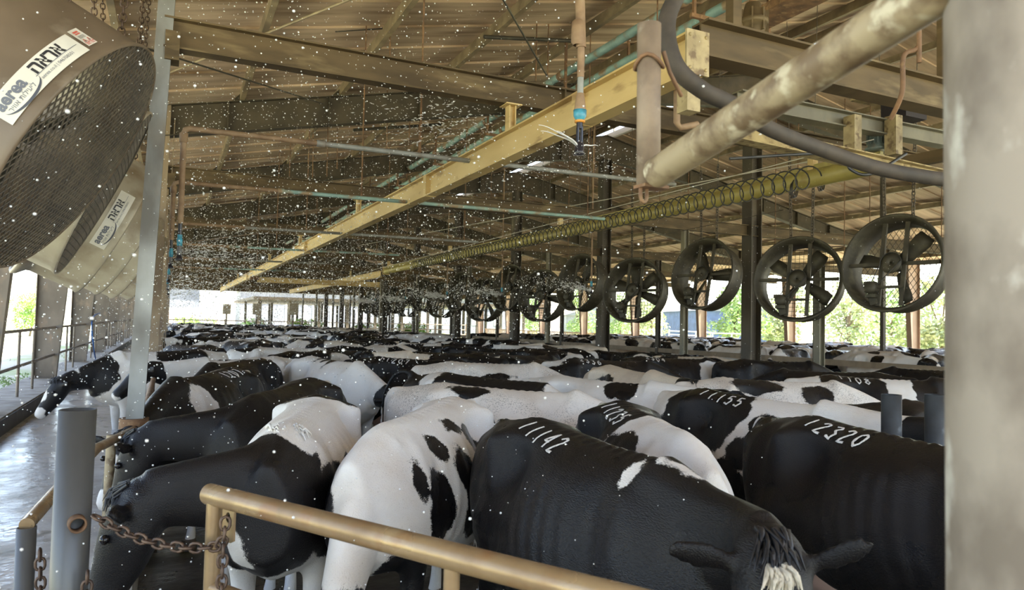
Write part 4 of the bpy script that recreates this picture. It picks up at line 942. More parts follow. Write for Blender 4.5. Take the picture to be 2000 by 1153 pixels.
# pale green water mains under the roof and the cable tray beside them
for j, (x, z, r) in enumerate(((5.50, 5.86, .062), (5.86, 5.74, .062))):
    t = thing('water_main', ['upper pale green water pipe hung under the roof', 'lower pale green water pipe hung under the roof'][j], 'pipe', (x, 20, z))
    MB().path([(x, 5.4, z), (x, 40, z+.05)], r, 14).build('pipe', 'teal_pipe', t)
    g = MB()
    for y in np.arange(6.9, 40, 3.0): g.lathe([(-.06, r), (-.05, r+.014), (.05, r+.014), (.06, r)], 14, Matrix.Translation((x, y, z)) @ Matrix.Rotation(PI/2, 4, 'Z'))
    g.build('couplings', 'rust_pipe', t)
t = thing('cable_tray', 'rusty cable tray beside the pale green water pipes', 'tray', (6.25, 20, 5.6))
g = MB(); g.box((6.28, 22, 5.57), (.40, 34, .012)); g.box((6.08, 22, 5.61), (.012, 34, .09)); g.box((6.48, 22, 5.61), (.012, 34, .09)); g.build('channel', 'rust', t)
g = MB(); r2 = random.Random(3)
for k in range(6):
    x = 6.12+.06*k; g.path([(x+r2.uniform(-.02, .02), y, 5.59+.03*r2.random()) for y in np.arange(5.2, 39, .8)], .014, 5)
g.build('cables', 'black_rubber', t)
for y in np.arange(6.5, 38, 3.0):
    g = MB(); g.bar((5.3, y, 5.5), (6.55, y, 5.5), .04, .05); g.bar((5.35, y, 5.5), (5.35, y, rt(5.35)), .035, .035, (1, 0, 0)); g.bar((6.5, y, 5.5), (6.5, y, rt(6.5)), .035, .035, (1, 0, 0)); tag(g.build('pipe_bracket', 'rust'), 'rusty trapeze bracket holding the pale green water pipes', 'bracket', 'trapeze brackets under the roof')
# ------------------------------------------------------------------ sprinkler lines
def sprinkler(t, p, jet=True, big=1.0):
    x, y, z = p
    g = MB(); g.lathe([(0, .012*big), (.0, .02*big), (.05*big, .024*big), (.055*big, .019*big), (.09*big, .019*big)], 12, Matrix.Translation((x, y, z+.02*big)) @ Matrix.Rotation(-PI/2, 4, 'Y')); g.build('fitting', 'nozzle_blue', t)
    g = MB()
    for q in range(3): a = 2*PI*q/3+.4; g.bar((x+.014*big*math.cos(a), y+.014*big*math.sin(a), z+.02*big), (x+.014*big*math.cos(a), y+.014*big*math.sin(a), z-.06*big), .006*big, .008*big, (1, 0, 0))
    g.lathe([(0, 0), (0, .016*big), (.03*big, .024*big), (.04*big, .03*big), (.05*big, .026*big), (.052*big, 0)], 14, Matrix.Translation((x, y, z-.05*big)) @ Matrix.Rotation(PI/2, 4, 'Y')); g.build('nozzle', 'nozzle_black', t)
NOZ = []
t = thing('sprinkler_pipe', 'rusty sprinkler drop pipe with blue fitting, centre foreground', 'sprinkler', (2.0, 3.4, 2.9)); c = at(1132, 262, dep=4.0)
g = MB(); tp = Vector((c.x-.03, c.y, 0)); g.path([(tp.x, tp.y, 5.6), (tp.x+.01, tp.y, 3.86), (c.x, c.y, 3.45)], .028, 14); g.build('pipe', 'rust_pipe', t)
g = MB(); g.lathe([(0, .028), (.01, .038), (.12, .04), (.14, .028)], 14, Matrix.Translation((tp.x+.01, tp.y, 3.60)) @ Matrix.Rotation(PI/2, 4, 'Y')); g.build('coupling', 'rust_pipe', t)
g = MB(); g.path([(c.x, c.y, 3.46), (c.x, c.y, 3.28)], .021, 12); g.build('nipple', 'rust_pipe', t); g = MB(); g.path([(c.x, c.y, 3.29), (c.x, c.y, 3.17)], .018, 12); g.build('white_nipple', 'grey_pipe', t)
g = MB(); g.lathe([(0, .02), (.02, .024), (.09, .034), (.11, .03), (.12, .02)], 14, Matrix.Translation((c.x, c.y, 3.19)) @ Matrix.Rotation(PI/2, 4, 'Y')); g.build('reducer', 'rust_pipe', t)
g = MB(); g.lathe([(0, .03), (.0, .038), (.035, .036), (.05, .026), (.06, .02)], 14, Matrix.Translation((c.x, c.y, 3.095)) @ Matrix.Rotation(PI/2, 4, 'Y')); g.build('fitting', 'nozzle_blue', t)
g = MB(); g.lathe([(0, .02), (.003, .03), (.013, .03), (.016, .02)], 14, Matrix.Translation((c.x, c.y, 3.04)) @ Matrix.Rotation(PI/2, 4, 'Y')); g.build('seal_ring', 'nozzle_orange', t)
g = MB(); g.path([(c.x, c.y, 3.03), (c.x, c.y, 2.99)], .018, 10); g.lathe([(0, .018), (.01, .024), (.05, .026), (.07, .034), (.075, .0)], 14, Matrix.Translation((c.x, c.y, 2.915)) @ Matrix.Rotation(PI/2, 4, 'Y'))
for q in range(4): a = 2*PI*q/4+.5; g.bar((c.x+.016*math.cos(a), c.y+.016*math.sin(a), 3.0), (c.x+.016*math.cos(a), c.y+.016*math.sin(a), 2.90), .007, .009, (1, 0, 0))
g.build('nozzle', 'nozzle_black', t); NOZ.append(Vector((c.x, c.y, 2.875)))
SPR = [(7.0, 3.58, .05, 5.5), (9.2, 3.46, -.02, 5.9), (13.2, 3.45, -.05, 5.5), (17.0, 3.45, -.08, 5.0), (21.0, 3.45, -.08, 4), (25.0, 3.45, -.08, 4)]
on = ['nearest', 'second', 'third', 'fourth', 'fifth', 'sixth']
for k, (Y, z, x, x1) in enumerate(SPR):
    t = thing('sprinkler_pipe', '%s sprinkler line with a drop pipe beside the feed rail posts' % on[k], 'sprinkler', (x, Y, 2.6))
    zd = 2.78 if k else 2.72
    g = MB(); g.path([(x, Y, zd), (x, Y, z-.05), (x+.012, Y, z-.015), (x+.05, Y, z), (x+1.2, Y, z+.01)], .026, 12); g.lathe([(-.045, .026), (-.04, .036), (.04, .036), (.045, .026)], 12, Matrix.Translation((x, Y, z-.09)) @ Matrix.Rotation(PI/2, 4, 'Y')); g.build('rusty_pipe', 'rust_pipe', t)
    g = MB(); g.path([(x+1.2, Y, z+.01), (x1, Y, z+.05)], .025, 12); g.lathe([(-.04, .025), (-.035, .034), (.035, .034), (.04, .025)], 12, Matrix.Translation((x+1.2, Y, z+.01))); g.build('grey_pipe', 'teal_pipe' if k % 2 else 'grey_pipe', t)
    g = MB(); g.path([(x, Y, zd+.02), (x, Y, zd-.16)], .018, 10); g.build('nipple', 'nozzle_black', t); sprinkler(t, (x, Y, zd-.22), big=1.1); NOZ.append(Vector((x, Y, zd-.28)))
    for xx in (x1-.3, x+2.2): MB().tube((xx, Y, z), (xx, Y, rt(xx)+.17), .01, n=5).build('hanger', 'rust', t)
RSP = [at(1447, 590-53*0, Y=12)]
for k, (px, py, D) in enumerate(((1155, 562, 14.6), (980, 572, 18.5), (873, 577, 23.5), (792, 585, 29), (733, 588, 34))):
    p = at(px, py, dep=D); t = thing('sprinkler_pipe', '%s spraying sprinkler among the dark fans, counted from the right' % on[k], 'sprinkler', tuple(p))
    g = MB(); g.path([p+Vector((0, 0, .08)), Vector((p.x, p.y, rt(p.x)))], .018, 8); g.build('pipe', 'rust_pipe', t); sprinkler(t, tuple(p), big=1.2); NOZ.append(p+Vector((0, 0, -.07)))
# ------------------------------------------------------------------ gantry with drive motor, upper right
t = thing('hoist_gantry', 'brown gantry frame with a motor under the roof, upper right', 'gantry', (4.5, 4, 3.6))
g = MB(); g.ibeam((2.93, 3.5, 3.69), (7.6, 3.5, 3.69), .16, .24, .014); g.build('cross_beam', 'tie_steel', t)
for x in (3.2, 5.3, 7.4): MB().bar((x, 3.5, 3.8), (x, 3.5, rt(x)+.1), .07, .07, (1, 0, 0)).build('suspension_bar', 'tie_steel', t)
MB().bar((6.7, 3.4, 3.60), (6.7, 5.3, 3.62), .08, .12).build('link_beam', 'tie_steel', t)
a_, b_ = at(1440, 195, Y=5.0), at(1850, 275, Y=5.0); g = MB(); g.ibeam(a_, b_+(b_-a_)*.2, .14, .16, .012); g.build('cross_beam', 'slim_post', t)
for px in (1665, 1745):
    p = at(px, 235, Y=4.9); q = at(px, 300, Y=4.9); g = MB(); g.bar((p.x, p.y, p.z+.04), (p.x, p.y, q.z-.02), .13, .10, (1, 0, 0)); g.build('post', 'aged_cream', t)
p = at(1712, 268, Y=5.1); g = MB(); g.lathe([(-.16, 0), (-.16, .06), (-.13, .085), (.10, .085), (.12, .11), (.14, .11), (.14, 0)], 20, Matrix.Translation(p) @ Matrix.Rotation(PI/2, 4, 'Y'))
for k in range(16): a = 2*PI*k/16; g.bar(p+Vector((.085*math.cos(a), .085*math.sin(a), .12)), p+Vector((.085*math.cos(a), .085*math.sin(a), -.08)), .008, .025, (math.cos(a), math.sin(a), 0))
g.build('motor', 'motor_green', t)
p = at(1765, 205, Y=5.2); g = MB(); g.box(p, (.34, .3, .36)); g.build('drive_box', 'nozzle_black', t); p = at(1700, 195, Y=5.0); g = MB(); g.box(p, (.34, .2, .03)); g.build('cover_plate', 'aged_cream', t)
a_, b_ = at(1430, 258, Y=4.6), at(1830, 345, Y=4.6); g = MB(); g.ibeam(a_, b_, .14, .13, .012); g.build('lower_beam', 'aged_cream', t)
p = at(1345, 175, Y=3.5); g = MB(); g.bar((p.x, p.y, 3.58), (p.x, p.y, 3.22), .10, .10, (1, 0, 0)); g.build('drop_post', 'aged_cream', t)
p = at(1360, 225, Y=3.8); g = MB(); g.path([at(1322, 150, Y=3.7), at(1322, 240, Y=3.7), at(1328, 250, Y=3.7), at(1362, 243, Y=3.7)], .022, 10); tag(g.build('conduit', 'rust_pipe'), 'rusty bent conduit below the end of the yellow beam', 'pipe')
p = at(1470, 45, Y=4.4); t = thing('gearbox', 'round rusty gearbox above the gantry beam', 'gearbox', tuple(p)); g = MB(); g.lathe([(-.16, 0), (-.16, .06), (-.10, .075), (-.09, .10), (-.02, .115), (-.02, .125), (.02, .125), (.02, .115), (.08, .10), (.12, .07), (.18, .05), (.18, 0)], 20, Matrix.Translation(p) @ Matrix.Rotation(PI/2, 4, 'Y'))
for k in range(8): a = 2*PI*k/8; g.bar(p+Vector((.11*math.cos(a), .11*math.sin(a), .09)), p+Vector((.11*math.cos(a), .11*math.sin(a), -.09)), .012, .03, (math.cos(a), math.sin(a), 0))
g.build('housing', 'tie_steel', t)
g = MB(); g.tube(p+Vector((0, 0, .16)), (p.x, p.y, rt(p.x)), .03, n=8); g.build('hanger', 'rust', t)
def hose(pts, r, label, m='black_rubber', name='rubber_hose', n=10):
    P = [np.array(p, float) for p in pts]; K = (len(P)-1)*8; tag(MB().path([tuple(_cr(P, i/8)) for i in range(K+1)], r, n).build(name, m), label, 'hose')
hose([at(1335, -30, dep=2.6), at(1303, 40, dep=2.5), at(1318, 125, dep=2.45), at(1370, 175, dep=2.5), at(1430, 205, dep=2.6), at(1500, 250, dep=2.8), at(1600, 290, dep=3.0), at(1720, 330, dep=3.1), at(1850, 352, dep=3.2)], .031, 'thick dark hose looping down beside the blurred pipe', 'hose_brown')
hose([(at(1795, 35, dep=3.6).x, at(1795, 35, dep=3.6).y, rt(at(1795, 35, dep=3.6).x)+.1), at(1795, 35, dep=3.6), at(1792, 92, dep=3.6), at(1765, 110, dep=3.6), at(1762, 180, dep=3.6), at(1740, 232, dep=3.7)], .012, 'thin brown hose hooking down near the big right post', 'rust')
hose([at(1425, 310, dep=4.6), at(1640, 300, dep=4.7), at(1660, 330, dep=4.7), at(1700, 340, dep=4.7), at(1770, 300, dep=4.8)], .010, 'thin cable sagging below the gantry', 'black_rubber')
for k, (px, py) in enumerate(((1553, 368), (1606, 355))):
    c = at(px, py, Y=6.2); g = MB()
    for q in range(3):
        rr = .105-.008*q; g.path([c+Vector((rr*.8*math.cos(a), rr*.35*math.cos(a)+.02*q, rr*math.sin(a)-.01*q)) for a in np.linspace(0, 2*PI, 25)[:-1]], .007, 5, closed=True)
    tag(g.build('cable_coil', 'black_rubber'), ['left loop of coiled cable hung on the yellow pipe beam', 'right loop of coiled cable hung on the yellow pipe beam'][k], 'cable')
# ------------------------------------------------------------------ near pipes and posts
t = thing('hanging_pipe_gate', 'blurred mottled lifting gate of two pipes, upper right', 'gate', (1.06, 1.46, 2.3))
a_, b_ = at(1268, 48, dep=1.85), at(1266, 362, dep=1.85); g = MB(); g.pipe(a_, b_, .0305, n=28); g.build('upright', 'rusty_mottled', t)
c0, c1 = at(1283, 338, dep=1.80), at(1860, -40, dep=1.02); g = MB(); g.path([c0, c1], .0385, 28); g.build('slanting_pipe', 'mottled_pipe', t)
g = MB(); p = at(1272, 366, dep=1.85); g.box(p, (.075, .05, .008)); g.build('foot_plate', 'rust', t)
g = MB(); p = at(1257, 376, dep=1.85); g.link(p, (0, 0, 1), (1, .3, 0), .05, .026, .005, 8); g.link(p+Vector((0, 0, .03)), (0, 0, 1), (.3, 1, 0), .035, .022, .004, 8); g.build('ring', 'rust', t)
g = MB(); p = at(1268, 124, dep=1.85); g.path([p+Vector((.037*math.cos(a), .037*math.sin(a), .012*math.sin(2*a))) for a in np.linspace(0, 2*PI, 17)[:-1]], .005, 6, closed=True); g.path([p+Vector((.03, -.02, .03)), p+Vector((.05, -.02, -.02)), p+Vector((.12, .02, -.06))], .006, 6); g.build('tie_wire', 'rust', t)
p = at(2012, 600, dep=.98); S('column', MB().path([(p.x+.005, p.y, 0), (p.x-.012, p.y, 4.9)], .100, 48), 'mottled_post', 'big blurred round steel post at the right edge')
# the tube gate in front with its chains
d0, d1 = 2.53, 1.62; A0 = at(420, 968, dep=d0); A1 = at(1160, 1158, Z=A0.z)
t = thing('tube_gate', 'wet rusty tube gate across the front of the herd', 'gate', (A0.x, A0.y, 0))
dv = (A1-A0).normalized(); r = .0365
g = MB(); g.path([A0-dv*.036, A1+dv*.9], r, 28); g.build('top_rail', 'gate_pipe', t)
g = MB(); g.path([A0+Vector((0, 0, .0)), Vector((A0.x, A0.y, .08))], .028, 20); g.build('end_upright', 'gate_pipe', t)
for px in (868, 1500):
    q = at(px, 1090, dep=1.9); s_ = (q-A0).dot(dv); q = A0+dv*max(s_, .5) if px < 1000 else A0+dv*1.9; g = MB(); g.path([q, Vector((q.x, q.y, .08))], .022, 16); g.build('upright', 'gate_pipe', t)
for z in (.95, .6, .3): g = MB(); g.path([Vector((A0.x, A0.y, z)), Vector((A1.x, A1.y, z))+dv*.9], .025, 16); g.build('lower_rail', 'gate_pipe', t)
g = MB(); pc = at(447, 1022, dep=2.49); pl = dv; up = Vector((0, 0, 1)); nn = pl.cross(up)
hole = []; outr = []
for k in range(24):
    a = 2*PI*k/24; hole.append(pc+pl*.012*math.cos(a)+up*(.020+.018*math.sin(a))); c_, s_ = math.cos(a), math.sin(a); m_ = max(abs(c_)/.033, abs(s_)/.065); outr.append(pc+pl*c_/m_+up*s_/m_)
for off in (.004, -.004): g.add([p+nn*off for p in outr]+[p+nn*off for p in hole], [(i, (i+1) % 24, 24+(i+1) % 24, 24+i) for i in range(24)])
g.add([p+nn*.004 for p in outr]+[p-nn*.004 for p in outr], [(i, (i+1) % 24, 24+(i+1) % 24, 24+i) for i in range(24)]); g.build('chain_plate', 'gate_pipe', t)
NP = at(152, 800, dep=2.6)
t = thing('steel_post', 'thick grey pipe post with a chain at lower left', 'post', (NP.x, NP.y, 0))
g = MB(); g.pipe((NP.x-.012, NP.y, 0), (NP.x, NP.y, NP.z), .061, .007, 36); g.path([(NP.x, NP.y, NP.z-.012), (NP.x, NP.y, NP.z-.010)], .056, 24); g.build('pipe', 'near_post', t)
p = at(150, 1022, dep=2.53); vd = Vector((.2, -1, 0)).normalized(); g = MB(); g.pipe(p+vd*-.02, p+vd*.035, .029, .006, 20); g.build('stub', 'rust', t)
SP = at(52, 1030, dep=2.75); t = thing('steel_post', 'short grey pipe post with a hanging chain at the left edge', 'post', (SP.x, SP.y, 0)); g = MB(); g.pipe((SP.x, SP.y, 0), SP, .034, .005, 24); g.path([(SP.x, SP.y, SP.z-.012), (SP.x, SP.y, SP.z-.01)], .03, 16); g.build('pipe', 'near_post', t)
c0 = at(184, 1008, dep=2.50); c1 = at(436, 1066, dep=2.44); cp = at(441, 1012, dep=2.45)
hang_chain('chain', sag(c0, c1, .045)+[cp], 'rusty chain slung from the thick post to the tube gate', L=.046, w=.03, r=.0055)
hang_chain('chain', [c1, Vector((c1.x-.004, c1.y-.01, .55))], 'rusty chain end hanging beside the gate upright', L=.046, w=.03, r=.0055)
p = at(78, 1075, dep=2.66); hang_chain('chain', [p, Vector((p.x+.03, p.y-.02, .5))], 'rusty chain hanging on the short post at the left edge', L=.046, w=.03, r=.0055)
p = at(171, 1118, dep=2.5); hang_chain('chain', [p, Vector((p.x, p.y, .5))], 'short rusty chain low on the thick post', L=.046, w=.03, r=.0055)
# feed rail from the grey post down to the short post
PR = [Vector((-.20, 6.0, 1.06)), at(189, 876, dep=4.0), at(105, 966, dep=3.1), at(52, 1026, dep=2.75)]
t = thing('feed_rail', 'slanting feed rail pipe from the grey post to the short post', 'rail', (-.3, 5, 0)); g = MB(); g.path(PR, .027, 16); g.build('rail', 'gate_pipe', t)
p = at(218, 850, dep=4.6); g = MB(); g.path([p, Vector((p.x-.01, p.y, .3))], .03, 14); g.build('leg', 'mottled_pipe', t); g = MB(); g.path([Vector((-.235+.02, 6, 1.02)), Vector((-.235+.02, 6, 1.14))], .10, 16); g.build('clamp', 'rust', t)
for k, Y in enumerate(BAYS[1:8]):
    t = thing('feed_rail', 'feed rail pipe between the feed rail posts', 'rail', (-.2, Y+3, 0), 'feed rails between the posts'); g = MB(); g.path([(-.16, Y+.1, 1.12), (-.16, Y+5.9, 1.12)], .03, 10); g.build('rail', 'rust_pipe', t); g = MB(); g.path([(-.16, Y+3, .38), (-.16, Y+3, 1.12)], .03, 10); g.build('leg', 'rust_pipe', t)
for k, px in enumerate((1741, 1826)):
    p = at(px, 771, dep=4.05); t = thing('bollard', ['left of two round dark steel bollards beside the big right post', 'right of two round dark steel bollards beside the big right post'][k], 'bollard', (p.x, p.y, 0)); g = MB(); g.pipe((p.x, p.y, 0), p, .053, .006, 28); g.path([(p.x, p.y, p.z-.012), (p.x, p.y, p.z-.008)], .048, 20); g.build('pipe', 'bollard', t)
# feed barriers of the two pens beside the middle alley
for x, zt, lab in ((9.7, .98, 'low feed barrier on a concrete wall behind the herd'), (13.55, 1.16, 'tan feed barrier rail of the far pen beyond the middle alley')):
    t = thing('feed_barrier', lab, 'barrier', (x, 30, 0)); g = MB(); g.bar((x, 5, zt), (x, 60, zt), .07, .13); g.build('top_rail', 'brown_post', t); g = MB(); g.box((x, 32.5, .3), (.15, 55, .6)); g.build('wall', 'concrete', t)
    g = MB(); g.path([(x, 5, zt-.28), (x, 60, zt-.28)], .025, 8); g.build('lower_rail', 'grey_pipe', t)
hose([at(195, 612, X=-2.1), at(180, 625, X=-2.05), at(183, 680, X=-1.98), at(190, 715, X=-1.93), at(196, 726, X=-1.7)], .018, 'blue hose trailing from the fence over the kerb', 'blue_rope', 'water_hose')
# ------------------------------------------------------------------ outside
def tree(name, label, base, h, cw, m, n=2600, seed=1, ls=.16, trunk=True, low=.3, cat='tree', group=None, lobes=7):
    rs = random.Random(seed); b = Vector(base); t = thing(name, label, cat, tuple(b), group)
    L = []
    for _ in range(lobes):
        a = rs.uniform(0, 2*PI); q = rs.uniform(.1, .62)*cw; zz = h*rs.uniform(low+.1, .86); L.append((b+Vector((q*math.cos(a), q*math.sin(a), zz)), cw*rs.uniform(.32, .55), h*rs.uniform(.13, .24)))
    if trunk:
        g = MB(); top = b+Vector((rs.uniform(-.2, .2), rs.uniform(-.2, .2), h*.5)); g.path([b+Vector((0, 0, -.1)), b.lerp(top, .5)+Vector((.08, 0, 0)), top], [.13*h/5, .10*h/5, .06*h/5], 8)
        for c, r1, r2 in L: g.path([b.lerp(top, .75), top.lerp(c, .5)+Vector((0, 0, .1)), c], [.05*h/5, .035*h/5, .012], 5)
        g.build('trunk', 'bark', t)
    g = MB()
    for _ in range(n):
        c, r1, r2 = rs.choice(L); v = Vector((rs.gauss(0, 1), rs.gauss(0, 1), rs.gauss(0, 1))).normalized()*rs.uniform(.55, 1.0)**.5
        p = c+Vector((v.x*r1, v.y*r1, v.z*r2)); d = Vector((rs.uniform(-1, 1), rs.uniform(-1, 1), rs.uniform(-.9, .3))).normalized(); s = d.orthogonal().normalized(); s = (Matrix.Rotation(rs.uniform(0, 6.28), 3, d) @ s); l = ls*rs.uniform(.6, 1.3)
        g.add([p, p+d*l*.5+s*l*.28, p+d*l, p+d*l*.5-s*l*.28], [(0, 1, 2, 3)])
    g.build('foliage', m, t); return t
def gnd(px, X=None, Y=None):
    p = at(px, 640, X=X, Y=Y); p.z = -.06; return p
TR = [(1835, 33.5, 5.2, 2.3, 'leaf_pale', 'pale leafy tree beyond the right columns, closest to the big post'), (1655, 37, 5.6, 2.8, 'leaf_pale', 'pale leafy tree beyond the third right column gap, slim bare trunk'), (1740, 41, 5.0, 2.6, 'leaf_green', 'green tree standing behind the two pale trees on the right'),
      (1535, 41, 5.2, 2.2, 'leaf_pale', 'pale tree just right of the thick ridge post'), (1432, 35, 5.0, 2.4, 'leaf_green', 'forked green tree in front of the blue shed'), (1270, 38, 5.4, 2.7, 'leaf_pale', 'pale tree behind the far columns, left of the blue shed'), (1125, 40, 5.6, 3.0, 'leaf_green', 'green tree beyond the slatted fence'), (1035, 43, 5.2, 2.8, 'leaf_green', 'green tree at the left end of the slatted fence'), (1210, 46, 6.0, 3.0, 'leaf_green', 'tall green tree far behind the slatted fence')]
for k, (px, X, h, cw, m, lab) in enumerate(TR): tree('leafy_tree', lab, gnd(px, X=X), h, cw, m, 4200, 20+k, .24, True, .12, 'tree', 'trees along the right side', 9)
tree('leafy_tree', 'bright green tree outside the left columns', gnd(58, X=-10.5), 3.7, 1.9, 'leaf_bright', 3600, 50, .17, True, .1, 'tree', None, 9)
tree('leafy_tree', 'tall pale tree far outside the left columns', gnd(100, X=-22), 9.5, 4.2, 'leaf_pale', 3000, 51, .34, True, .35)
tree('shrub', 'small grey green shrub at the foot of the left columns', gnd(150, X=-3.6), .95, .55, 'leaf_pale', 900, 52, .07, False, .0, 'shrub', None, 6)
tree('shrub', 'flowering low shrub beside the kerb at the left edge', gnd(30, X=-3.3), .6, .6, 'leaf_green', 900, 53, .06, False, .0, 'shrub', None, 6)
g = MB(); g.box((-13, 24, .2), (2.2, 26, .5)); tag(g.build('low_wall', 'grey_wall'), 'low dark wall behind the bright green tree', 'wall')
p = gnd(158, X=-3.15); g = MB(); g.bar((p.x, p.y, -.06), (p.x+.15, p.y, 4.4), .30, .06, (0, 1, 0)); tag(g.build('upright_panel', 'white_wall'), 'pale upright panel just outside the left columns', 'panel')
g = MB(); g.add([(-60, -10, -.05), (-14, -10, -.05), (-14, 120, -.05), (-60, 120, -.05)], [(0, 1, 2, 3)]); S('ground', g, 'pasture')
g = MB(); g.add([(29, 10, -.05), (60, 10, -.05), (60, 110, -.05), (29, 110, -.05)], [(0, 1, 2, 3)]); S('ground', g, 'pasture')
# right: slatted fence, white pen rails, blue shed, tanks
t = thing('slatted_fence', 'long tan slatted fence under the right columns', 'fence', (25.9, 38, 0))
g = MB(); g.bar((25.9, 27.2, 1.30), (25.9, 60, 1.30), .06, .08); g.bar((25.9, 27.2, .35), (25.9, 60, .35), .06, .08)
for y in np.arange(27.3, 60, 4): g.bar((25.86, y, -.06), (25.86, y, 1.3), .06, .06, (1, 0, 0))
g.build('rail', 'tan_slat', t)
g = MB()
for y in np.arange(27.3, 60, .24): g.box((25.94, y, .80), (.02, .13, 1.0))
g.build('slats', 'tan_slat', t)
for k, (px, X) in enumerate(((1410, 33), (1345, 38))):
    p = gnd(px, X=X); t = thing('pen_rails', ['white tube pen rails outside, nearer the thick ridge post', 'white tube pen rails outside, behind the forked tree'][k], 'fence', tuple(p))
    for z in (.5, .85, 1.2, 1.5): MB().tube((p.x-.5, p.y-3.2, z), (p.x+.5, p.y+3.2, z), .035, n=6).build('rail', 'white_rail', t)
    for q in (-3.2, -1.1, 1.1, 3.2): MB().tube((p.x+q*.16, p.y+q, -.06), (p.x+q*.16, p.y+q, 1.55), .045, n=6).build('post', 'white_rail', t)
def shed(name, label, c, size, wall, roof, rz=0, door=None):
    c = Vector(c); t = thing(name, label, 'building', tuple(c)); w, d, h = size; m = Matrix.Rotation(rz, 3, 'Z')
    T = lambda x, y, z: c+m @ Vector((x, y, z))
    g = MB(); g.box(c+Vector((0, 0, h/2)), (w, d, h), m); g.build('walls', wall, t)
    g = MB(); e = .35; vs = [T(-w/2-e, -d/2-e, h), T(w/2+e, -d/2-e, h), T(w/2+e, 0, h+.18*d), T(-w/2-e, 0, h+.18*d), T(-w/2-e, d/2+e, h), T(w/2+e, d/2+e, h)]
    g.add(vs, [(0, 1, 2, 3), (3, 2, 5, 4), (0, 3, 4), (1, 5, 2), (0, 4, 5, 1)]); g.build('roof', roof, t)
    if door:
        for (x, z, ww, hh, mm) in door: g = MB(); g.box(T(x, -d/2-.02, z), (ww, .06, hh), m); g.build('door' if z < hh else 'window', mm, t)
    return t
p = gnd(1395, X=47); shed('blue_shed', 'dark blue open shed behind the white pen rails', p, (10, 7, 3.4), 'blue_sheet', 'grey_wall', R_(70), [(-3, 1.3, 2, 2.6, 'dark_glass'), (0.5, 1.3, 2, 2.6, 'white_wall'), (3, 1.3, 1.6, 2.6, 'dark_glass')])
p = gnd(1150, X=60); shed('cattle_shed', 'far grey cattle shed behind the slatted fence', p, (26, 8, 3.2), 'grey_wall', 'grey_wall', R_(62), [(x, 1.0, 2.2, 1.6, 'dark_glass') for x in (-9, -5, -1, 3, 7)])
p = gnd(775, X=62); shed('cattle_shed', 'far pale cattle shed seen past the last fans', p, (30, 8, 4), 'white_wall', 'white_wall', R_(55), [(x, 1.3, 2.4, 2.4, 'grey_wall') for x in (-10, -5, 0, 5, 10)])
# beyond the far end
shed('office_block', 'white and pink building beyond the far end of the barn', (-1.0, 93, 0), (12.5, 7, 5.3), 'white_wall', 'white_wall', 0, [(-3.0, 3.9, 2.6, 2.1, 'grey_wall'), (2.2, 3.9, 3.4, 2.1, 'grey_wall'), (0, 1.5, 12, 1.7, 'pink_wall')])
shed('grey_barn', 'grey barn beyond the far end, right of the white building', (15.2, 104, 0), (14, 7, 5.4), 'grey_wall', 'white_wall', 0, [(x, 2.4, .5, 3.8, 'white_wall') for x in (-1, .2, 1.4, 2.6, 3.8, 5)])
shed('grey_barn', 'long grey barn farther right beyond the far end', (38, 112, 0), (30, 7, 5.6), 'grey_wall', 'white_wall', 0, [(x, 2.2, 1.2, 1.6, 'white_wall') for x in (-12, -8.5, -5, -2, 1, 4, 7, 11)])
g = random.Random(9)
for k, x in enumerate((-2.0, 2.5, 7.2, 12.5, 18, 24)):
    tree('hedge_bush', '%s green bush from the left beyond the far end' % rn[k], (x, 76+g.uniform(-1, 1), -.06), 1.9, 2.6, 'leaf_bright', 1300, 60+k, .26, False, .0, 'bush', 'green bushes beyond the far end', 8)
t = thing('end_fence', 'tube fence closing the far end of the pens', 'fence', (10, 62.5, 0))
for z in (.7, 1.15, 1.6): MB().tube((-2, 62.5, z), (25, 62.5, z), .04, n=6).build('rail', 'brown_post', t)
for x in np.arange(-2, 25.1, 3): MB().tube((x, 62.5, -.06), (x, 62.5, 1.7), .05, n=6).build('post', 'brown_post', t)
for k, (px, Y) in enumerate(((443, 58), (502, 52), (573, 48))):
    p = at(px, 604, Y=Y); t = thing('control_box', '%s beige control box on a far post, from the left' % rn[k], 'box', tuple(p), 'beige boxes on far posts'); g = MB(); g.box(p, (.55, .25, .75)); g.build('cabinet', 'box_beige', t); g = MB(); g.tube((p.x, p.y+.15, 0), (p.x, p.y+.15, p.z+.3), .06, n=6); g.build('post', 'brown_post', t)

t = thing('open_shed', 'dark open shed of many posts beyond the far end of the barn', 'building', (18, 76, 0))
g = MB(); g.add([(6.5, 66, 3.5), (34, 66, 3.5), (34, 88, 3.5), (6.5, 88, 3.5), (6.5, 66, 3.75), (34, 66, 3.75), (34, 88, 3.75), (6.5, 88, 3.75)], [(0, 1, 2, 3), (7, 6, 5, 4), (0, 4, 5, 1), (1, 5, 6, 2), (2, 6, 7, 3), (3, 7, 4, 0)]); g.build('roof', 'roof_steel', t)
for j, y in enumerate((66.5, 72, 79, 87)):
    for x in np.arange(7.0+.7*(j % 2), 33.5, 2.6): MB().bar((x, y, -.06), (x, y, 3.52), .22, .22, (1, 0, 0)).build('post', 'dark_post', t)
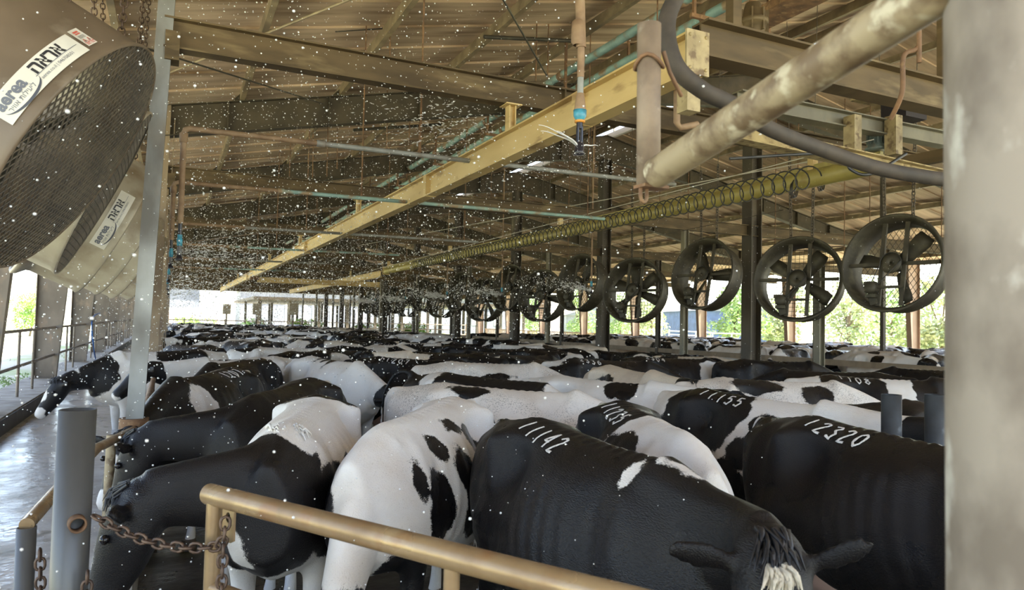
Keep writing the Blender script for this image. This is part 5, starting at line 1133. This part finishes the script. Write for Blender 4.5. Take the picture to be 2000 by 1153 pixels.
# ------------------------------------------------------------------ water in the air
def drops(name, label, pts, face=20):
    pts = list(pts); vs = []; fs = []; g = (1+5**.5)/2
    if face == 20:
        base = np.array([(-1, g, 0), (1, g, 0), (-1, -g, 0), (1, -g, 0), (0, -1, g), (0, 1, g), (0, -1, -g), (0, 1, -g), (g, 0, -1), (g, 0, 1), (-g, 0, -1), (-g, 0, 1)])/1.902
        F = [(0, 11, 5), (0, 5, 1), (0, 1, 7), (0, 7, 10), (0, 10, 11), (1, 5, 9), (5, 11, 4), (11, 10, 2), (10, 7, 6), (7, 1, 8), (3, 9, 4), (3, 4, 2), (3, 2, 6), (3, 6, 8), (3, 8, 9), (4, 9, 5), (2, 4, 11), (6, 2, 10), (8, 6, 7), (9, 8, 1)]
    else:
        base = np.array([(1, 0, 0), (-1, 0, 0), (0, 1, 0), (0, -1, 0), (0, 0, 1), (0, 0, -1)], float); F = [(0, 2, 4), (2, 1, 4), (1, 3, 4), (3, 0, 4), (2, 0, 5), (1, 2, 5), (3, 1, 5), (0, 3, 5)]
    n = len(base); V = []; 
    for i, (p, r, st) in enumerate(pts):
        v = base*r
        if st is not None:
            d = np.array(st); L = np.linalg.norm(d); d = d/L; v = v+np.outer(v @ d, d)*(L-1)
        V.append(v+np.array(p)); k = i*n; fs += [(a+k, b+k, c+k) for a, b, c in F]
    me = bpy.data.meshes.new(name); me.from_pydata(np.concatenate(V).tolist(), [], fs); me.polygons.foreach_set('use_smooth', [True]*len(fs)); me.materials.append(M['water_drops'])
    o = bpy.data.objects.new(name, me); COL.objects.link(o); tag(o, label, 'water', None, 'stuff'); return o
rw = random.Random(21)
def boxed(n, x, y, z, r, k=2.0):
    for _ in range(n): yield ((rw.uniform(*x), rw.uniform(*y), rw.uniform(*z)), r[0]+(r[1]-r[0])*rw.random()**k, None)
drops('water_droplets', 'white water droplets drifting in the air close to the camera on the left', list(boxed(4200, (-1.5, 1.9), (1.7, 5.2), (.6, 4.6), (.0014, .0052), 2.4)), 20)
drops('water_droplets', 'white water droplets falling over the left half of the herd', list(boxed(9000, (-1.0, 3.6), (5.2, 14), (1.2, 5.1), (.0036, .0088), 1.8)), 8)
drops('water_droplets', 'fine water droplets hanging far down the left of the barn', list(boxed(13000, (-.6, 8.0), (14, 42), (1.7, 5.0), (.007, .017), 1.7)), 8)
drops('water_droplets', 'sparse fine droplets over the right half of the herd', list(boxed(4200, (3.2, 10), (5, 20), (1.3, 5.0), (.0026, .0062), 2.2)), 8)
P = []
for k, q in enumerate(NOZ):
    d = (q-Vector((0, 0, CAM_H))).length; far = k > 6
    for _ in range(520 if k == 0 else (900, 500, 300, 160, 120, 100)[k-1] if not far else 600):
        if k == 0: a = rw.uniform(0, 2*PI); rr = rw.random()**1.3*.55; z = .02+rr*.05-rr*rr*.55-rw.random()*.14
        elif not far: a = rw.gauss(-.1, .5); rr = rw.random()**1.5*1.9; z = .05+rr*.12-rr*rr*.10+rw.gauss(0, .04+.10*rr)
        else: a = PI+rw.gauss(0, .35); rr = rw.random()**1.6*1.6; z = .02+rr*.10+rw.gauss(0, .02+.07*rr)
        u = Vector((math.cos(a), math.sin(a), 0)); p = q+u*rr+Vector((0, 0, z)); r = d*rw.uniform(.00028, .00075) if rr > .15 else d*.0003
        st = tuple((u*(2.5+2*rw.random()))+Vector((0, 0, .4))) if rr < .7 and rw.random() < .6 else None
        P.append((tuple(p), r, st))
drops('sprinkler_spray', 'white spray thrown out by the sprinkler nozzles', P, 8)
# the two clear jets of the near nozzle and the thrown streaks beyond it
q = NOZ[0]; g = MB()
for a, L in ((R_(197), .30), (R_(10), .12), (R_(205), .20), (R_(186), .24)):
    u = Vector((math.cos(a), math.sin(a), 0)); pts = [q+u*(.02+L*t)+Vector((0, 0, .02+L*(.42*t-.25*t*t)+.003*math.sin(9*t))) for t in (i/14 for i in range(15))]; g.path(pts, [.0055*(1-.75*i/14) for i in range(15)], 6)
tag(g.build('water_jets', 'water_drops'), 'thin white water jets leaving the near sprinkler nozzle', 'water', None, 'stuff')
P = []
for _ in range(420):
    c = Vector((rw.gauss(2.35, .36), rw.gauss(6.6, .45), rw.gauss(3.80, .13))); u = Vector((-.9, .2, rw.uniform(-.5, .35))).normalized()*rw.uniform(2, 5.5); P.append((tuple(c), rw.uniform(.003, .0055), tuple(u)))
drops('thrown_water', 'streaks of thrown water under the nearest cross beam', P, 8)
